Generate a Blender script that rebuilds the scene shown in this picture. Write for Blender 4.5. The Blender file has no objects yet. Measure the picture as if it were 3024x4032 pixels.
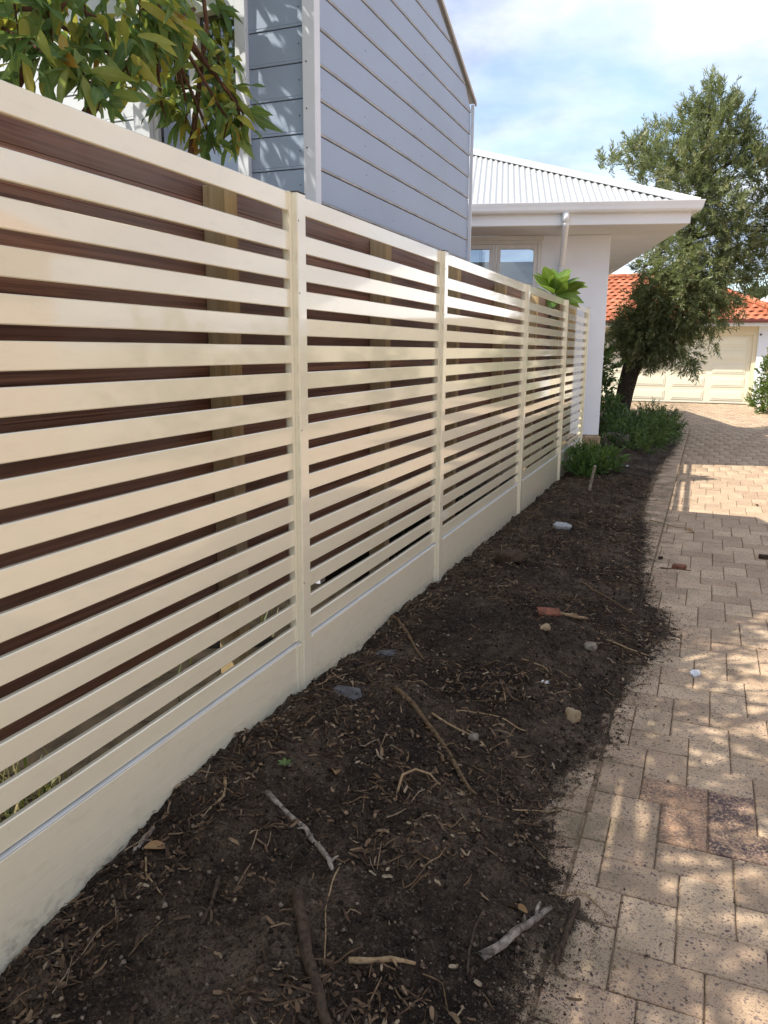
import bpy, math, random
import numpy as np
from mathutils import Vector, Matrix

random.seed(7)
DARK1, DARK2, RED1, RED2 = (1.621, 2.522), (1.635, 2.40), (1.429, 2.62), (1.473, 2.44)
rng = np.random.default_rng(7)
sc = bpy.context.scene
col = sc.collection
R = math.radians

# ------------------------------------------------------------------ camera
CAM = np.array([1.395, 0.0, 1.47])
PITCH, YAW, ROLL, FPX = -0.20677736, 0.37925087, 0.00636758, 3043.6
cp, sp, cy, sy = math.cos(PITCH), math.sin(PITCH), math.cos(YAW), math.sin(YAW)
fw = np.array([-sy * cp, cy * cp, sp]); rt0 = np.array([cy, sy, 0.0]); up0 = np.cross(rt0, fw)
rt = math.cos(ROLL) * rt0 + math.sin(ROLL) * up0
up = -math.sin(ROLL) * rt0 + math.cos(ROLL) * up0
cd = bpy.data.cameras.new('camera'); cam = bpy.data.objects.new('camera', cd); col.objects.link(cam)
cd.lens = 36.0 * FPX / 4032.0; cd.sensor_width = 36.0; cd.sensor_fit = 'AUTO'
cd.clip_start = 0.05; cd.clip_end = 3000
m = Matrix.Identity(4)
for i in range(3):
    m[i][0], m[i][1], m[i][2], m[i][3] = rt[i], up[i], -fw[i], CAM[i]
cam.matrix_world = m
sc.camera = cam

# ------------------------------------------------------------------ light
SUN_TRAVEL = Vector((0.705, 0.40, -1.0)).normalized()
SUN_STRENGTH, SKY_STRENGTH, EXPOSURE = 2.35, 0.09, 1.72
to_sun = -SUN_TRAVEL
elev = math.asin(to_sun.z); azim = math.atan2(to_sun.x, to_sun.y)
sl = bpy.data.lights.new('sun', 'SUN'); sl.energy = SUN_STRENGTH; sl.angle = R(0.53); sl.color = (1.0, 0.93, 0.82)
so = bpy.data.objects.new('sun', sl); col.objects.link(so); so.location = (-8, -5, 12)
so.rotation_euler = SUN_TRAVEL.to_track_quat('-Z', 'Y').to_euler()
world = bpy.data.worlds.new('World'); sc.world = world; world.use_nodes = True
wt = world.node_tree; wn = wt.nodes; wl = wt.links; wn.clear()
wo = wn.new('ShaderNodeOutputWorld'); bg = wn.new('ShaderNodeBackground'); bg.inputs['Strength'].default_value = SKY_STRENGTH
sky = wn.new('ShaderNodeTexSky'); sky.sky_type = 'NISHITA'; sky.sun_disc = False
sky.sun_elevation = elev; sky.sun_rotation = azim; sky.air_density = 1.0; sky.dust_density = 0.6; sky.ozone_density = 1.5
tc = wn.new('ShaderNodeTexCoord')
sep = wn.new('ShaderNodeSeparateXYZ'); wl.new(tc.outputs['Generated'], sep.inputs[0])
def wmath(op, a, b=None):
    n = wn.new('ShaderNodeMath'); n.operation = op
    for i, v in enumerate((a, b)):
        if v is None: continue
        if isinstance(v, (int, float)): n.inputs[i].default_value = v
        else: wl.new(v, n.inputs[i])
    return n.outputs[0]
den = wmath('ADD', wmath('MAXIMUM', sep.outputs['Z'], 0.0), 0.22)
cx = wmath('DIVIDE', sep.outputs['X'], den); cyy = wmath('DIVIDE', sep.outputs['Y'], den)
comb = wn.new('ShaderNodeCombineXYZ'); wl.new(cx, comb.inputs[0]); wl.new(cyy, comb.inputs[1]); comb.inputs[2].default_value = 3.1
n1 = wn.new('ShaderNodeTexNoise'); n1.inputs['Scale'].default_value = 1.15; n1.inputs['Detail'].default_value = 7; n1.inputs['Roughness'].default_value = 0.52; n1.inputs['Distortion'].default_value = 0.35
wl.new(comb.outputs[0], n1.inputs['Vector'])
cr = wn.new('ShaderNodeValToRGB'); cr.color_ramp.elements[0].position = 0.27; cr.color_ramp.elements[1].position = 0.47
cr.color_ramp.elements[0].color = (0, 0, 0, 1); cr.color_ramp.elements[1].color = (1, 1, 1, 1)
wl.new(n1.outputs['Fac'], cr.inputs[0])
n2 = wn.new('ShaderNodeTexNoise'); n2.inputs['Scale'].default_value = 2.0; n2.inputs['Detail'].default_value = 6; n2.inputs['Roughness'].default_value = 0.55
wl.new(comb.outputs[0], n2.inputs['Vector'])
cc = wn.new('ShaderNodeValToRGB'); cc.color_ramp.elements[0].position = 0.38; cc.color_ramp.elements[1].position = 0.60
cc.color_ramp.elements[0].color = (1.75, 2.1, 2.95, 1); cc.color_ramp.elements[1].color = (4.1, 4.25, 4.65, 1)
wl.new(n2.outputs['Fac'], cc.inputs[0])
mixc = wn.new('ShaderNodeMixRGB'); wl.new(wmath('MULTIPLY', cr.outputs[0], 0.92), mixc.inputs[0]); wl.new(sky.outputs[0], mixc.inputs[1]); wl.new(cc.outputs[0], mixc.inputs[2])
wl.new(mixc.outputs[0], bg.inputs['Color']); wl.new(bg.outputs[0], wo.inputs['Surface'])
sc.view_settings.view_transform = 'Standard'; sc.view_settings.look = 'None'
sc.view_settings.exposure = EXPOSURE; sc.view_settings.gamma = 1.0; sc.view_settings.use_curve_mapping = False
sc.render.engine = 'CYCLES'; sc.cycles.use_denoising = True; sc.cycles.max_bounces = 7; sc.cycles.transparent_max_bounces = 12
sc.cycles.caustics_reflective = False; sc.cycles.caustics_refractive = False; sc.cycles.sample_clamp_indirect = 6.0

# ------------------------------------------------------------------ mesh helpers
G = 1.47                       # metres from paving up to the camera; heights below "rel" are relative to the camera
def arr(v): return np.asarray(v, dtype=float)

class MB:
    def __init__(s): s.v = []; s.f = []
    def add(s, verts, faces):
        o = len(s.v); s.v.extend([tuple(map(float, p)) for p in verts]); s.f.extend([tuple(i + o for i in f) for f in faces]); return s
    def box(s, x0, x1, y0, y1, z0, z1, b=0.0, T=None):
        if b <= 0:
            vs = [(x, y, z) for x in (x0, x1) for y in (y0, y1) for z in (z0, z1)]
            fs = [(0, 1, 3, 2), (4, 6, 7, 5), (0, 4, 5, 1), (2, 3, 7, 6), (0, 2, 6, 4), (1, 5, 7, 3)]
        else:
            vs, fs = chamfer_box(x0, x1, y0, y1, z0, z1, b)
        if T is not None: vs = [T(*p) for p in vs]
        return s.add(vs, fs)
    def tube(s, pts, radii, n=8, cap=True, rough=0.0):
        pts = [Vector(p) for p in pts]; k = len(pts)
        if isinstance(radii, (int, float)): radii = [radii] * k
        o = len(s.v); ref = None
        for i, p in enumerate(pts):
            d = (pts[min(i + 1, k - 1)] - pts[max(i - 1, 0)]).normalized()
            if ref is None:
                ref = d.cross(Vector((0.31, 0.22, 0.92)))
                if ref.length < 0.1: ref = d.cross(Vector((1, 0, 0)))
            ref = (ref - d * ref.dot(d)).normalized(); q = d.cross(ref)
            for j in range(n):
                a = 2 * math.pi * j / n
                s.v.append(tuple(p + (ref * math.cos(a) + q * math.sin(a)) * radii[i] * (1 + random.uniform(-rough, rough))))
        for i in range(k - 1):
            for j in range(n):
                a = o + i * n + j; b_ = o + i * n + (j + 1) % n
                s.f.append((a, b_, b_ + n, a + n))
        if cap:
            s.f.append(tuple(o + j for j in reversed(range(n)))); s.f.append(tuple(o + (k - 1) * n + j for j in range(n)))
        return s
    def sweep(s, prof, ends, cap=True):
        """prof rings: list of lists of points with equal length, joined one after the other (closed profile)."""
        n = len(prof); o = len(s.v)
        for ring in ends: s.v.extend([tuple(map(float, p)) for p in ring])
        for i in range(len(ends) - 1):
            for j in range(n):
                a = o + i * n + j; b_ = o + i * n + (j + 1) % n
                s.f.append((a, b_, b_ + n, a + n))
        if cap:
            s.f.append(tuple(o + j for j in reversed(range(n)))); s.f.append(tuple(o + (len(ends) - 1) * n + j for j in range(n)))
        return s
    def build(s, name, mat, parent=None, **kw): return mesh_obj(name, s.v, s.f, mat, parent, **kw)

def chamfer_box(x0, x1, y0, y1, z0, z1, b):
    vs = []; idx = {}
    X, Y, Z = (x0, x1), (y0, y1), (z0, z1)
    def c(i, j, k, ax):
        p = [X[i], Y[j], Z[k]]; sg = [(1 if t == 0 else -1) for t in (i, j, k)]
        for a in range(3):
            if a != ax: p[a] += sg[a] * b
        return tuple(p)
    for i in (0, 1):
        for j in (0, 1):
            for k in (0, 1):
                for ax in range(3):
                    idx[(i, j, k, ax)] = len(vs); vs.append(c(i, j, k, ax))
    fs = []
    for ax in range(3):
        o1, o2 = [a for a in range(3) if a != ax]
        for sd in (0, 1):
            q = []
            for (p1, p2) in ((0, 0), (1, 0), (1, 1), (0, 1)):
                t = [0, 0, 0]; t[ax] = sd; t[o1] = p1; t[o2] = p2; q.append(idx[(*t, ax)])
            fs.append(tuple(q))
    for ax in range(3):
        o1, o2 = [a for a in range(3) if a != ax]
        for p1 in (0, 1):
            for p2 in (0, 1):
                t0 = [0, 0, 0]; t0[o1] = p1; t0[o2] = p2; t1 = list(t0); t1[ax] = 1
                fs.append((idx[(*t0, o1)], idx[(*t0, o2)], idx[(*t1, o2)], idx[(*t1, o1)]))
    for i in (0, 1):
        for j in (0, 1):
            for k in (0, 1):
                fs.append((idx[(i, j, k, 0)], idx[(i, j, k, 1)], idx[(i, j, k, 2)]))
    return vs, fs

def np_mesh(name, V, F, tint=None):
    """V (n,3), F (m,k) with constant k; tint: per-vertex float attribute."""
    me = bpy.data.meshes.new(name)
    V = np.asarray(V, dtype=np.float32); F = np.asarray(F, dtype=np.int32)
    m_, k = F.shape
    me.vertices.add(len(V)); me.vertices.foreach_set('co', V.ravel())
    me.loops.add(m_ * k); me.loops.foreach_set('vertex_index', F.ravel())
    me.polygons.add(m_); me.polygons.foreach_set('loop_start', np.arange(0, m_ * k, k, dtype=np.int32))
    me.update(calc_edges=True)
    if tint is not None:
        a = me.attributes.new('tint', 'FLOAT', 'POINT'); a.data.foreach_set('value', np.asarray(tint, dtype=np.float32))
    return me

def finish(o, parent):
    col.objects.link(o)
    if parent is not None:
        o.parent = parent
        if not (parent.type == 'EMPTY' and parent.get('raw')): pass
    return o

def wloc(o):
    p = Vector(o.location); q = o.parent
    while q is not None: p += q.location; q = q.parent
    return p

def place(o, centre, parent):
    col.objects.link(o)
    if parent is not None:
        o.parent = parent; o.location = Vector(centre) - wloc(parent)
    else: o.location = centre
    return o

def mesh_obj(name, verts, faces, mat, parent=None, smooth=False, fix=True, base=False):
    V = arr(verts); lo, hi = V.min(0), V.max(0); c = (lo + hi) / 2
    if base: c[2] = lo[2]
    me = bpy.data.meshes.new(name); me.from_pydata([tuple(p) for p in (V - c)], [], faces)
    if fix:
        import bmesh
        bm = bmesh.new(); bm.from_mesh(me); bmesh.ops.recalc_face_normals(bm, faces=bm.faces[:]); bm.to_mesh(me); bm.free()
    me.update()
    if smooth: me.polygons.foreach_set('use_smooth', [True] * len(me.polygons))
    me.materials.append(mat)
    return place(bpy.data.objects.new(name, me), c, parent)

def np_obj(name, V, F, mat, parent=None, tint=None, smooth=False):
    V = arr(V); c = (V.min(0) + V.max(0)) / 2
    me = np_mesh(name, V - c, F, tint); me.materials.append(mat)
    if smooth: me.polygons.foreach_set('use_smooth', [True] * len(me.polygons))
    return place(bpy.data.objects.new(name, me), c, parent)

def inst(name, me, loc, parent=None, rot=None, scale=None):
    o = bpy.data.objects.new(name, me); place(o, loc, parent)
    if rot is not None: o.rotation_euler = rot
    if scale is not None: o.scale = scale
    return o

def tag(o, label, cat, group=None):
    o['label'] = label; o['category'] = cat
    if group: o['group'] = group
    return o
def thing(name, loc, label, cat, group=None):
    o = bpy.data.objects.new(name, None); o.empty_display_size = 0.1; col.objects.link(o); o.location = loc
    return tag(o, label, cat, group)
def structure(o): o['kind'] = 'structure'; return o
def stuff(o): o['kind'] = 'stuff'; return o

# value noise in numpy
_tab = rng.random((256, 256))
def vnoise(x, y):
    x = np.asarray(x, float); y = np.asarray(y, float)
    xi = np.floor(x).astype(int); yi = np.floor(y).astype(int); fx = x - xi; fy = y - yi
    fx = fx * fx * (3 - 2 * fx); fy = fy * fy * (3 - 2 * fy)
    g = lambda a, b: _tab[a & 255, b & 255]
    return (g(xi, yi) * (1 - fx) + g(xi + 1, yi) * fx) * (1 - fy) + (g(xi, yi + 1) * (1 - fx) + g(xi + 1, yi + 1) * fx) * fy
def fbm(x, y, o=4):
    s = 0; a = 0.5
    for i in range(o): s = s + a * vnoise(x * 2 ** i + 17 * i, y * 2 ** i + 31 * i); a *= 0.5
    return s

def proj(P):
    d = np.atleast_2d(arr(P)) - CAM; z = d @ fw
    return np.stack([1512 + FPX * (d @ rt) / z, 2016 - FPX * (d @ up) / z, z], 1)

# ------------------------------------------------------------------ materials
class NT:
    def __init__(s, name):
        s.m = bpy.data.materials.new(name); s.m.use_nodes = True; s.t = s.m.node_tree; s.n = s.t.nodes; s.l = s.t.links
        s.n.clear(); s.out = s.n.new('ShaderNodeOutputMaterial'); s.p = s.n.new('ShaderNodeBsdfPrincipled')
        s.l.new(s.p.outputs[0], s.out.inputs['Surface'])
    def set(s, i, v):
        if hasattr(v, 'is_linked') or hasattr(v, 'links'): s.l.new(v, i)
        elif isinstance(v, (tuple, list)) and len(v) == 3 and i.type == 'RGBA': i.default_value = (*v, 1)
        else: i.default_value = v
    def pos(s, scale=(1, 1, 1), kind='world'):
        if kind == 'world': o = s.n.new('ShaderNodeNewGeometry').outputs['Position']
        else: o = s.n.new('ShaderNodeTexCoord').outputs['Object']
        mp = s.n.new('ShaderNodeMapping'); mp.inputs['Scale'].default_value = scale; s.l.new(o, mp.inputs['Vector']); return mp.outputs[0]
    def noise(s, vec, scale=5, detail=4, rough=0.5, dist=0.0):
        n = s.n.new('ShaderNodeTexNoise'); s.l.new(vec, n.inputs['Vector'])
        n.inputs['Scale'].default_value = scale; n.inputs['Detail'].default_value = detail; n.inputs['Roughness'].default_value = rough; n.inputs['Distortion'].default_value = dist
        return n.outputs['Fac']
    def vor(s, vec, scale=5, feat='F1'):
        n = s.n.new('ShaderNodeTexVoronoi'); n.feature = feat; s.l.new(vec, n.inputs['Vector']); n.inputs['Scale'].default_value = scale
        return n.outputs['Distance']
    def ramp(s, fac, stops):
        r = s.n.new('ShaderNodeValToRGB'); s.l.new(fac, r.inputs[0]); e = r.color_ramp.elements
        while len(e) < len(stops): e.new(0.5)
        for el, (p, c) in zip(e, stops):
            el.position = p; el.color = (c, c, c, 1) if isinstance(c, (int, float)) else (*c, 1)
        return r.outputs[0]
    def mix(s, fac, a, b, mode='MIX'):
        n = s.n.new('ShaderNodeMixRGB'); n.blend_type = mode
        for i, v in zip(n.inputs, (fac, a, b)): s.set(i, v)
        return n.outputs[0]
    def math(s, op, a, b=0.0, clamp=False):
        n = s.n.new('ShaderNodeMath'); n.operation = op; n.use_clamp = clamp
        for i, v in zip(n.inputs, (a, b)): s.set(i, v)
        return n.outputs[0]
    def bump(s, h, strength=0.3, dist=0.01):
        b = s.n.new('ShaderNodeBump'); b.inputs['Strength'].default_value = strength; b.inputs['Distance'].default_value = dist
        s.l.new(h, b.inputs['Height']); s.l.new(b.outputs[0], s.p.inputs['Normal']); return b
    def rnd(s):
        """per object random plus per vertex tint attribute, wrapped to 0..1"""
        oi = s.n.new('ShaderNodeObjectInfo'); at = s.n.new('ShaderNodeAttribute'); at.attribute_name = 'tint'
        return s.math('FRACT', s.math('ADD', oi.outputs['Random'], at.outputs['Fac']))
    def base(s, c, rough=0.5, spec=0.5, metal=0.0):
        s.set(s.p.inputs['Base Color'], c); s.set(s.p.inputs['Roughness'], rough); s.p.inputs['Specular IOR Level'].default_value = spec; s.p.inputs['Metallic'].default_value = metal
        return s.m

def simple(name, c, rough=0.5, spec=0.5, metal=0.0, var=0.12, scale=6.0, bump=0.0, bscale=60):
    t = NT(name); v = t.pos()
    n = t.noise(v, scale, 5)
    d = tuple(x * (1 - var) for x in c); l = tuple(min(1, x * (1 + var)) for x in c)
    colr = t.ramp(n, [(0.3, d), (0.7, l)])
    if bump: t.bump(t.noise(v, bscale, 4), bump, 0.004)
    return t.base(colr, rough, spec, metal)

def m_powder(name, c, rough, dirt=0.10):
    t = NT(name); v = t.pos()
    n = t.noise(v, 2.2, 4); fine = t.noise(v, 45, 3)
    c1 = t.ramp(n, [(0.3, tuple(x * 0.97 for x in c)), (0.7, c)])
    sm = t.ramp(t.noise(t.pos((1, 1, 4)), 9, 6, 0.65), [(0.52, 0.0), (0.75, dirt)])
    colr = t.mix(sm, c1, (0.30, 0.24, 0.16))
    if dirt > 0.15:
        sz = t.n.new('ShaderNodeSeparateXYZ'); t.l.new(t.n.new('ShaderNodeNewGeometry').outputs['Position'], sz.inputs[0])
        low = t.ramp(sz.outputs[2], [(0.09, 0.45), (0.15, 0.06), (0.24, 0.0)])
        sp_n = t.ramp(t.noise(t.pos((1, 1, 1.6)), 28, 7, 0.72), [(0.46, 0.0), (0.62, 1.0)])
        colr = t.mix(t.math('MULTIPLY', low, sp_n), colr, (0.16, 0.12, 0.085))
    r = t.math('ADD', t.math('MULTIPLY', fine, 0.08), rough - 0.04)
    t.bump(t.noise(v, 3.0, 2), 0.06, 0.01)
    t.p.inputs['Coat IOR'].default_value = 1.75; t.p.inputs['Coat Weight'].default_value = 1.0; t.p.inputs['Coat Roughness'].default_value = 0.045
    return t.base(colr, r, 0.5)

def m_wood(name, dark, light, scale=(40, 2.2, 70), rough=0.65, grey=None, axis_noise=3.0):
    t = NT(name); v = t.pos(scale)
    rn = t.rnd()
    g = t.noise(v, 1.0, 6, 0.65, 0.6)
    c1 = t.ramp(g, [(0.36, dark), (0.64, light)])
    c1 = t.mix(t.math('MULTIPLY', rn, 0.62), c1, tuple(x * 0.6 for x in dark))
    if grey: c1 = t.mix(t.ramp(t.noise(t.pos(), 1.6, 5), [(0.42, 0.0), (0.75, 0.7)]), c1, grey)
    t.bump(g, 0.25, 0.003)
    return t.base(c1, rough, 0.35)

M = {}
M['slat'] = m_powder('cream_powder_coat', (0.855, 0.80, 0.595), 0.2)
M['sleeper'] = m_powder('cream_sleeper_coat', (0.85, 0.795, 0.595), 0.3, 0.18)
M['slat_post'] = m_powder('cream_post_coat', (0.85, 0.80, 0.61), 0.2)
M['ledge'] = simple('zinc_ledge', (0.62, 0.65, 0.66), 0.35, 0.6, 0.3, 0.08)
M['cap'] = simple('black_plastic', (0.03, 0.03, 0.032), 0.5)
M['plank'] = m_wood('jarrah_plank', (0.095, 0.040, 0.025), (0.36, 0.18, 0.11), (18, 1.1, 75), 0.6, (0.24, 0.175, 0.145))
M['pine'] = m_wood('treated_pine', (0.48, 0.34, 0.155), (0.80, 0.63, 0.37), (45, 45, 1.8), 0.7, (0.33, 0.27, 0.20))
def m_board(name, c):
    t = NT(name); v = t.pos(); rn = t.rnd()
    c1 = t.ramp(t.noise(v, 1.7, 5), [(0.3, tuple(x * 0.93 for x in c)), (0.72, tuple(x * 1.05 for x in c))])
    c1 = t.mix(t.math('MULTIPLY', rn, 0.18), c1, tuple(x * 0.82 for x in c))
    chips = t.ramp(t.noise(t.pos((1, 0.35, 3.0)), 30, 6, 0.75), [(0.68, 0.0), (0.73, 0.85)])
    c1 = t.mix(chips, c1, (0.16, 0.15, 0.14))
    t.bump(t.noise(t.pos((3, 1.2, 40)), 4, 4), 0.12, 0.003)
    return t.base(c1, 0.42, 0.45)
M['board'] = m_board('blue_grey_paint', (0.325, 0.40, 0.515))
M['bead'] = simple('worn_bead', (0.40, 0.375, 0.33), 0.6, 0.3, 0, 0.35, 9)
M['trim'] = simple('white_trim_and_sunlit_board', (0.70, 0.735, 0.77), 0.4, 0.5, 0, 0.06, 3, 0.08, 30)
M['barge'] = simple('weathered_barge', (0.42, 0.39, 0.34), 0.6, 0.3, 0, 0.2)
M['white_wall'] = simple('white_render', (0.83, 0.87, 0.92), 0.75, 0.25, 0, 0.03, 2.5, 0.25, 140)
M['white_metal'] = simple('white_steel', (0.83, 0.845, 0.85), 0.33, 0.5, 0, 0.03, 1.5)
M['roof_metal'] = simple('white_roof_steel', (0.42, 0.435, 0.44), 0.45, 0.5, 0, 0.03, 1.5)
M['soffit'] = simple('soffit_paint', (0.76, 0.745, 0.72), 0.6, 0.3, 0, 0.05, 2)
M['frame'] = simple('window_frame_paint', (0.70, 0.71, 0.69), 0.45, 0.4, 0, 0.05)
M['dark'] = simple('dark_interior', (0.03, 0.03, 0.032), 0.9, 0.1)
M['curtain'] = simple('pale_room_paint', (0.22, 0.22, 0.22), 0.9, 0.1)
M['stone'] = simple('sandstone', (0.36, 0.27, 0.17), 0.9, 0.15, 0, 0.45, 14, 0.8, 40)
M['cream_wall'] = simple('cream_render', (0.74, 0.66, 0.47), 0.75, 0.25, 0, 0.04, 2, 0.2, 120)
M['garage_door'] = simple('cream_garage_door', (0.84, 0.80, 0.64), 0.4, 0.4, 0, 0.03, 2)
M['red_gutter'] = simple('maroon_gutter', (0.12, 0.025, 0.02), 0.4)
def m_tile():
    t = NT('terracotta_tile'); rn = t.rnd()
    c = t.ramp(rn, [(0.0, (0.32, 0.095, 0.045)), (0.5, (0.40, 0.135, 0.065)), (1.0, (0.46, 0.19, 0.105))])
    c = t.mix(t.ramp(t.noise(t.pos(), 6, 6, 0.7), [(0.58, 0.0), (0.72, 0.55)]), c, (0.50, 0.42, 0.30))
    c = t.mix(t.ramp(t.noise(t.pos(), 1.3, 4), [(0.45, 0.0), (0.8, 0.45)]), c, (0.28, 0.07, 0.03))
    return t.base(c, 0.7, 0.3)
M['tile'] = m_tile()
def m_glass():
    t = NT('window_glass'); t.n.remove(t.p)
    tr = t.n.new('ShaderNodeBsdfTransparent'); gl = t.n.new('ShaderNodeBsdfGlossy'); gl.inputs['Roughness'].default_value = 0.02
    tr.inputs['Color'].default_value = (0.75, 0.82, 0.85, 1)
    fr = t.n.new('ShaderNodeFresnel'); fr.inputs['IOR'].default_value = 1.65
    mx = t.n.new('ShaderNodeMixShader'); t.l.new(t.math('ADD', fr.outputs[0], 0.12), mx.inputs[0]); t.l.new(tr.outputs[0], mx.inputs[1]); t.l.new(gl.outputs[0], mx.inputs[2])
    t.l.new(mx.outputs[0], t.out.inputs['Surface']); return t.m
M['glass'] = m_glass()

def m_paver(name, c0, c1, blotch=0.0):
    t = NT(name); v = t.pos(); rn = t.rnd()
    c = t.mix(rn, c0, c1)
    c = t.mix(t.ramp(t.noise(v, 3.5, 5, 0.6), [(0.42, 0.0), (0.75, 0.4)]), c, (0.50, 0.32, 0.21))
    c = t.mix(t.ramp(t.noise(v, 22, 5, 0.7), [(0.40, 0.0), (0.75, 0.45)]), c, (0.60, 0.47, 0.32))
    # clinker specks of several sizes
    s1 = t.ramp(t.noise(v, 95, 3, 0.55), [(0.585, 0.0), (0.64, 0.85)])
    s2 = t.ramp(t.vor(v, 62), [(0.20, 0.95), (0.29, 0.0)])
    gate = t.ramp(t.noise(v, 13, 3), [(0.42, 0.0), (0.56, 1.0)])
    s3 = t.ramp(t.noise(v, 230, 2), [(0.56, 0.0), (0.64, 0.7)])
    c = t.mix(s3, c, (0.17, 0.11, 0.085)); c = t.mix(s1, c, (0.13, 0.095, 0.09)); c = t.mix(t.math('MULTIPLY', s2, gate), c, (0.11, 0.08, 0.08))
    if blotch:
        bl = t.math('MULTIPLY', t.ramp(t.noise(v, 85, 4, 0.7), [(0.40, 0.0), (0.52, blotch)]), t.ramp(t.noise(v, 11, 4, 0.6), [(0.34, 0.1), (0.56, 1.0)]))
        c = t.mix(bl, c, t.mix(t.noise(v, 160, 2), (0.030, 0.020, 0.034), (0.12, 0.075, 0.085)))
    # moss and mud carried off the bed: own shapes, thicker beside the soil
    sx = t.n.new('ShaderNodeSeparateXYZ'); t.l.new(t.n.new('ShaderNodeNewGeometry').outputs['Position'], sx.inputs[0])
    near = t.ramp(t.math('DIVIDE', sx.outputs[0], 2.6), [(0.44, 1.0), (0.55, 0.35), (0.8, 0.06)])
    mud = t.ramp(t.noise(v, 5.5, 7, 0.68), [(0.43, 0.0), (0.60, 1.0)])
    c = t.mix(t.math('MULTIPLY', t.math('MULTIPLY', near, mud), 0.8), c, t.mix(t.noise(v, 60, 3), (0.085, 0.07, 0.042), (0.17, 0.14, 0.085)))
    c = t.mix(t.ramp(t.noise(v, 2.1, 6, 0.65), [(0.55, 0.0), (0.75, 0.35)]), c, (0.20, 0.15, 0.10))
    t.bump(t.math('ADD', t.noise(v, 140, 4, 0.6), t.math('MULTIPLY', t.noise(v, 30, 4), 0.8)), 0.35, 0.004)
    return t.base(c, 0.85, 0.25)
M['paver'] = m_paver('clay_paver', (0.355, 0.25, 0.165), (0.56, 0.425, 0.285))
M['paver_dark'] = m_paver('manganese_blotched_paver', (0.46, 0.30, 0.18), (0.50, 0.33, 0.20), 0.97)
M['paver_red'] = m_paver('reddish_blotched_paver', (0.50, 0.30, 0.17), (0.52, 0.31, 0.18), 0.6)
M['joint'] = simple('joint_sand', (0.20, 0.145, 0.095), 0.95, 0.1, 0, 0.5, 40, 0.6, 200)

def m_soil():
    t = NT('dark_garden_soil'); v = t.pos()
    big = t.noise(v, 2.6, 6, 0.6); mid = t.noise(v, 17, 6, 0.65); fine = t.noise(v, 130, 5, 0.7)
    c = t.ramp(t.math('ADD', t.math('MULTIPLY', big, 0.6), t.math('MULTIPLY', mid, 0.4)), [(0.40, (0.022, 0.0150, 0.0105)), (0.50, (0.054, 0.038, 0.026)), (0.61, (0.120, 0.089, 0.063))])
    c = t.mix(t.ramp(fine, [(0.36, 0.9), (0.54, 0.0)]), c, (0.010, 0.0075, 0.006))
    c = t.mix(t.ramp(t.noise(v, 75, 4, 0.7), [(0.56, 0.0), (0.68, 0.7)]), c, (0.17, 0.13, 0.095))
    c = t.mix(t.ramp(t.noise(v, 260, 2), [(0.66, 0.0), (0.72, 0.6)]), c, (0.16, 0.135, 0.11))
    t.bump(t.math('ADD', t.math('MULTIPLY', mid, 1.2), fine), 0.9, 0.012)
    t.base(c, 0.93, 0.12)
    # the thin margin breaks up into grains instead of ending in a line
    at = t.n.new('ShaderNodeAttribute'); at.attribute_name = 'margin'
    g = t.math('ADD', t.math('MULTIPLY', t.noise(v, 28, 5, 0.6), 0.5), t.math('MULTIPLY', t.noise(v, 210, 3, 0.6), 0.5))
    cut = t.math('GREATER_THAN', t.math('ADD', at.outputs['Fac'], t.math('MULTIPLY', t.math('SUBTRACT', g, 0.5), 0.75)), 1.0)
    tr = t.n.new('ShaderNodeBsdfTransparent'); mx = t.n.new('ShaderNodeMixShader'); t.l.new(cut, mx.inputs[0])
    t.l.new(t.p.outputs[0], mx.inputs[1]); t.l.new(tr.outputs[0], mx.inputs[2]); t.l.new(mx.outputs[0], t.out.inputs['Surface'])
    return t.m
M['soil'] = m_soil()
def m_litter():
    t = NT('bark_and_leaf_litter'); rn = t.rnd()
    c = t.ramp(rn, [(0.0, (0.022, 0.015, 0.010)), (0.42, (0.060, 0.038, 0.024)), (0.68, (0.125, 0.078, 0.044)), (0.88, (0.23, 0.155, 0.09)), (1.0, (0.34, 0.27, 0.18))])
    c = t.mix(t.ramp(t.noise(t.pos(), 60, 4), [(0.4, 0.0), (0.7, 0.5)]), c, (0.03, 0.02, 0.015))
    return t.base(c, 0.85, 0.2)
M['litter'] = m_litter()
def m_crumb():
    t = NT('earth_crumbs'); rn = t.rnd()
    return t.base(t.ramp(rn, [(0.0, (0.012, 0.009, 0.007)), (0.5, (0.04, 0.029, 0.021)), (0.85, (0.10, 0.074, 0.053)), (1.0, (0.22, 0.175, 0.13))]), 0.9, 0.15)
M['crumb'] = m_crumb()
def m_bark(name, a, b, s=60, bump=0.8):
    t = NT(name); v = t.pos()
    n = t.noise(v, s, 6, 0.7)
    c = t.ramp(n, [(0.32, a), (0.68, b)]); t.bump(n, bump, 0.006)
    return t.base(c, 0.9, 0.15)
M['stick'] = m_bark('stick_bark', (0.06, 0.038, 0.022), (0.20, 0.135, 0.075))
M['stick_grey'] = m_bark('weathered_stick', (0.05, 0.036, 0.028), (0.40, 0.35, 0.29), 38)
M['stick_pale'] = m_bark('pale_dry_stick', (0.20, 0.13, 0.07), (0.40, 0.29, 0.165), 70)
M['stick_dark'] = m_bark('dark_wet_stick', (0.028, 0.020, 0.015), (0.095, 0.066, 0.045))
M['trunk'] = m_bark('tree_bark', (0.022, 0.017, 0.013), (0.085, 0.064, 0.047), 22)
M['peach_bark'] = m_bark('peach_bark', (0.05, 0.028, 0.018), (0.16, 0.085, 0.05), 40)

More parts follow.
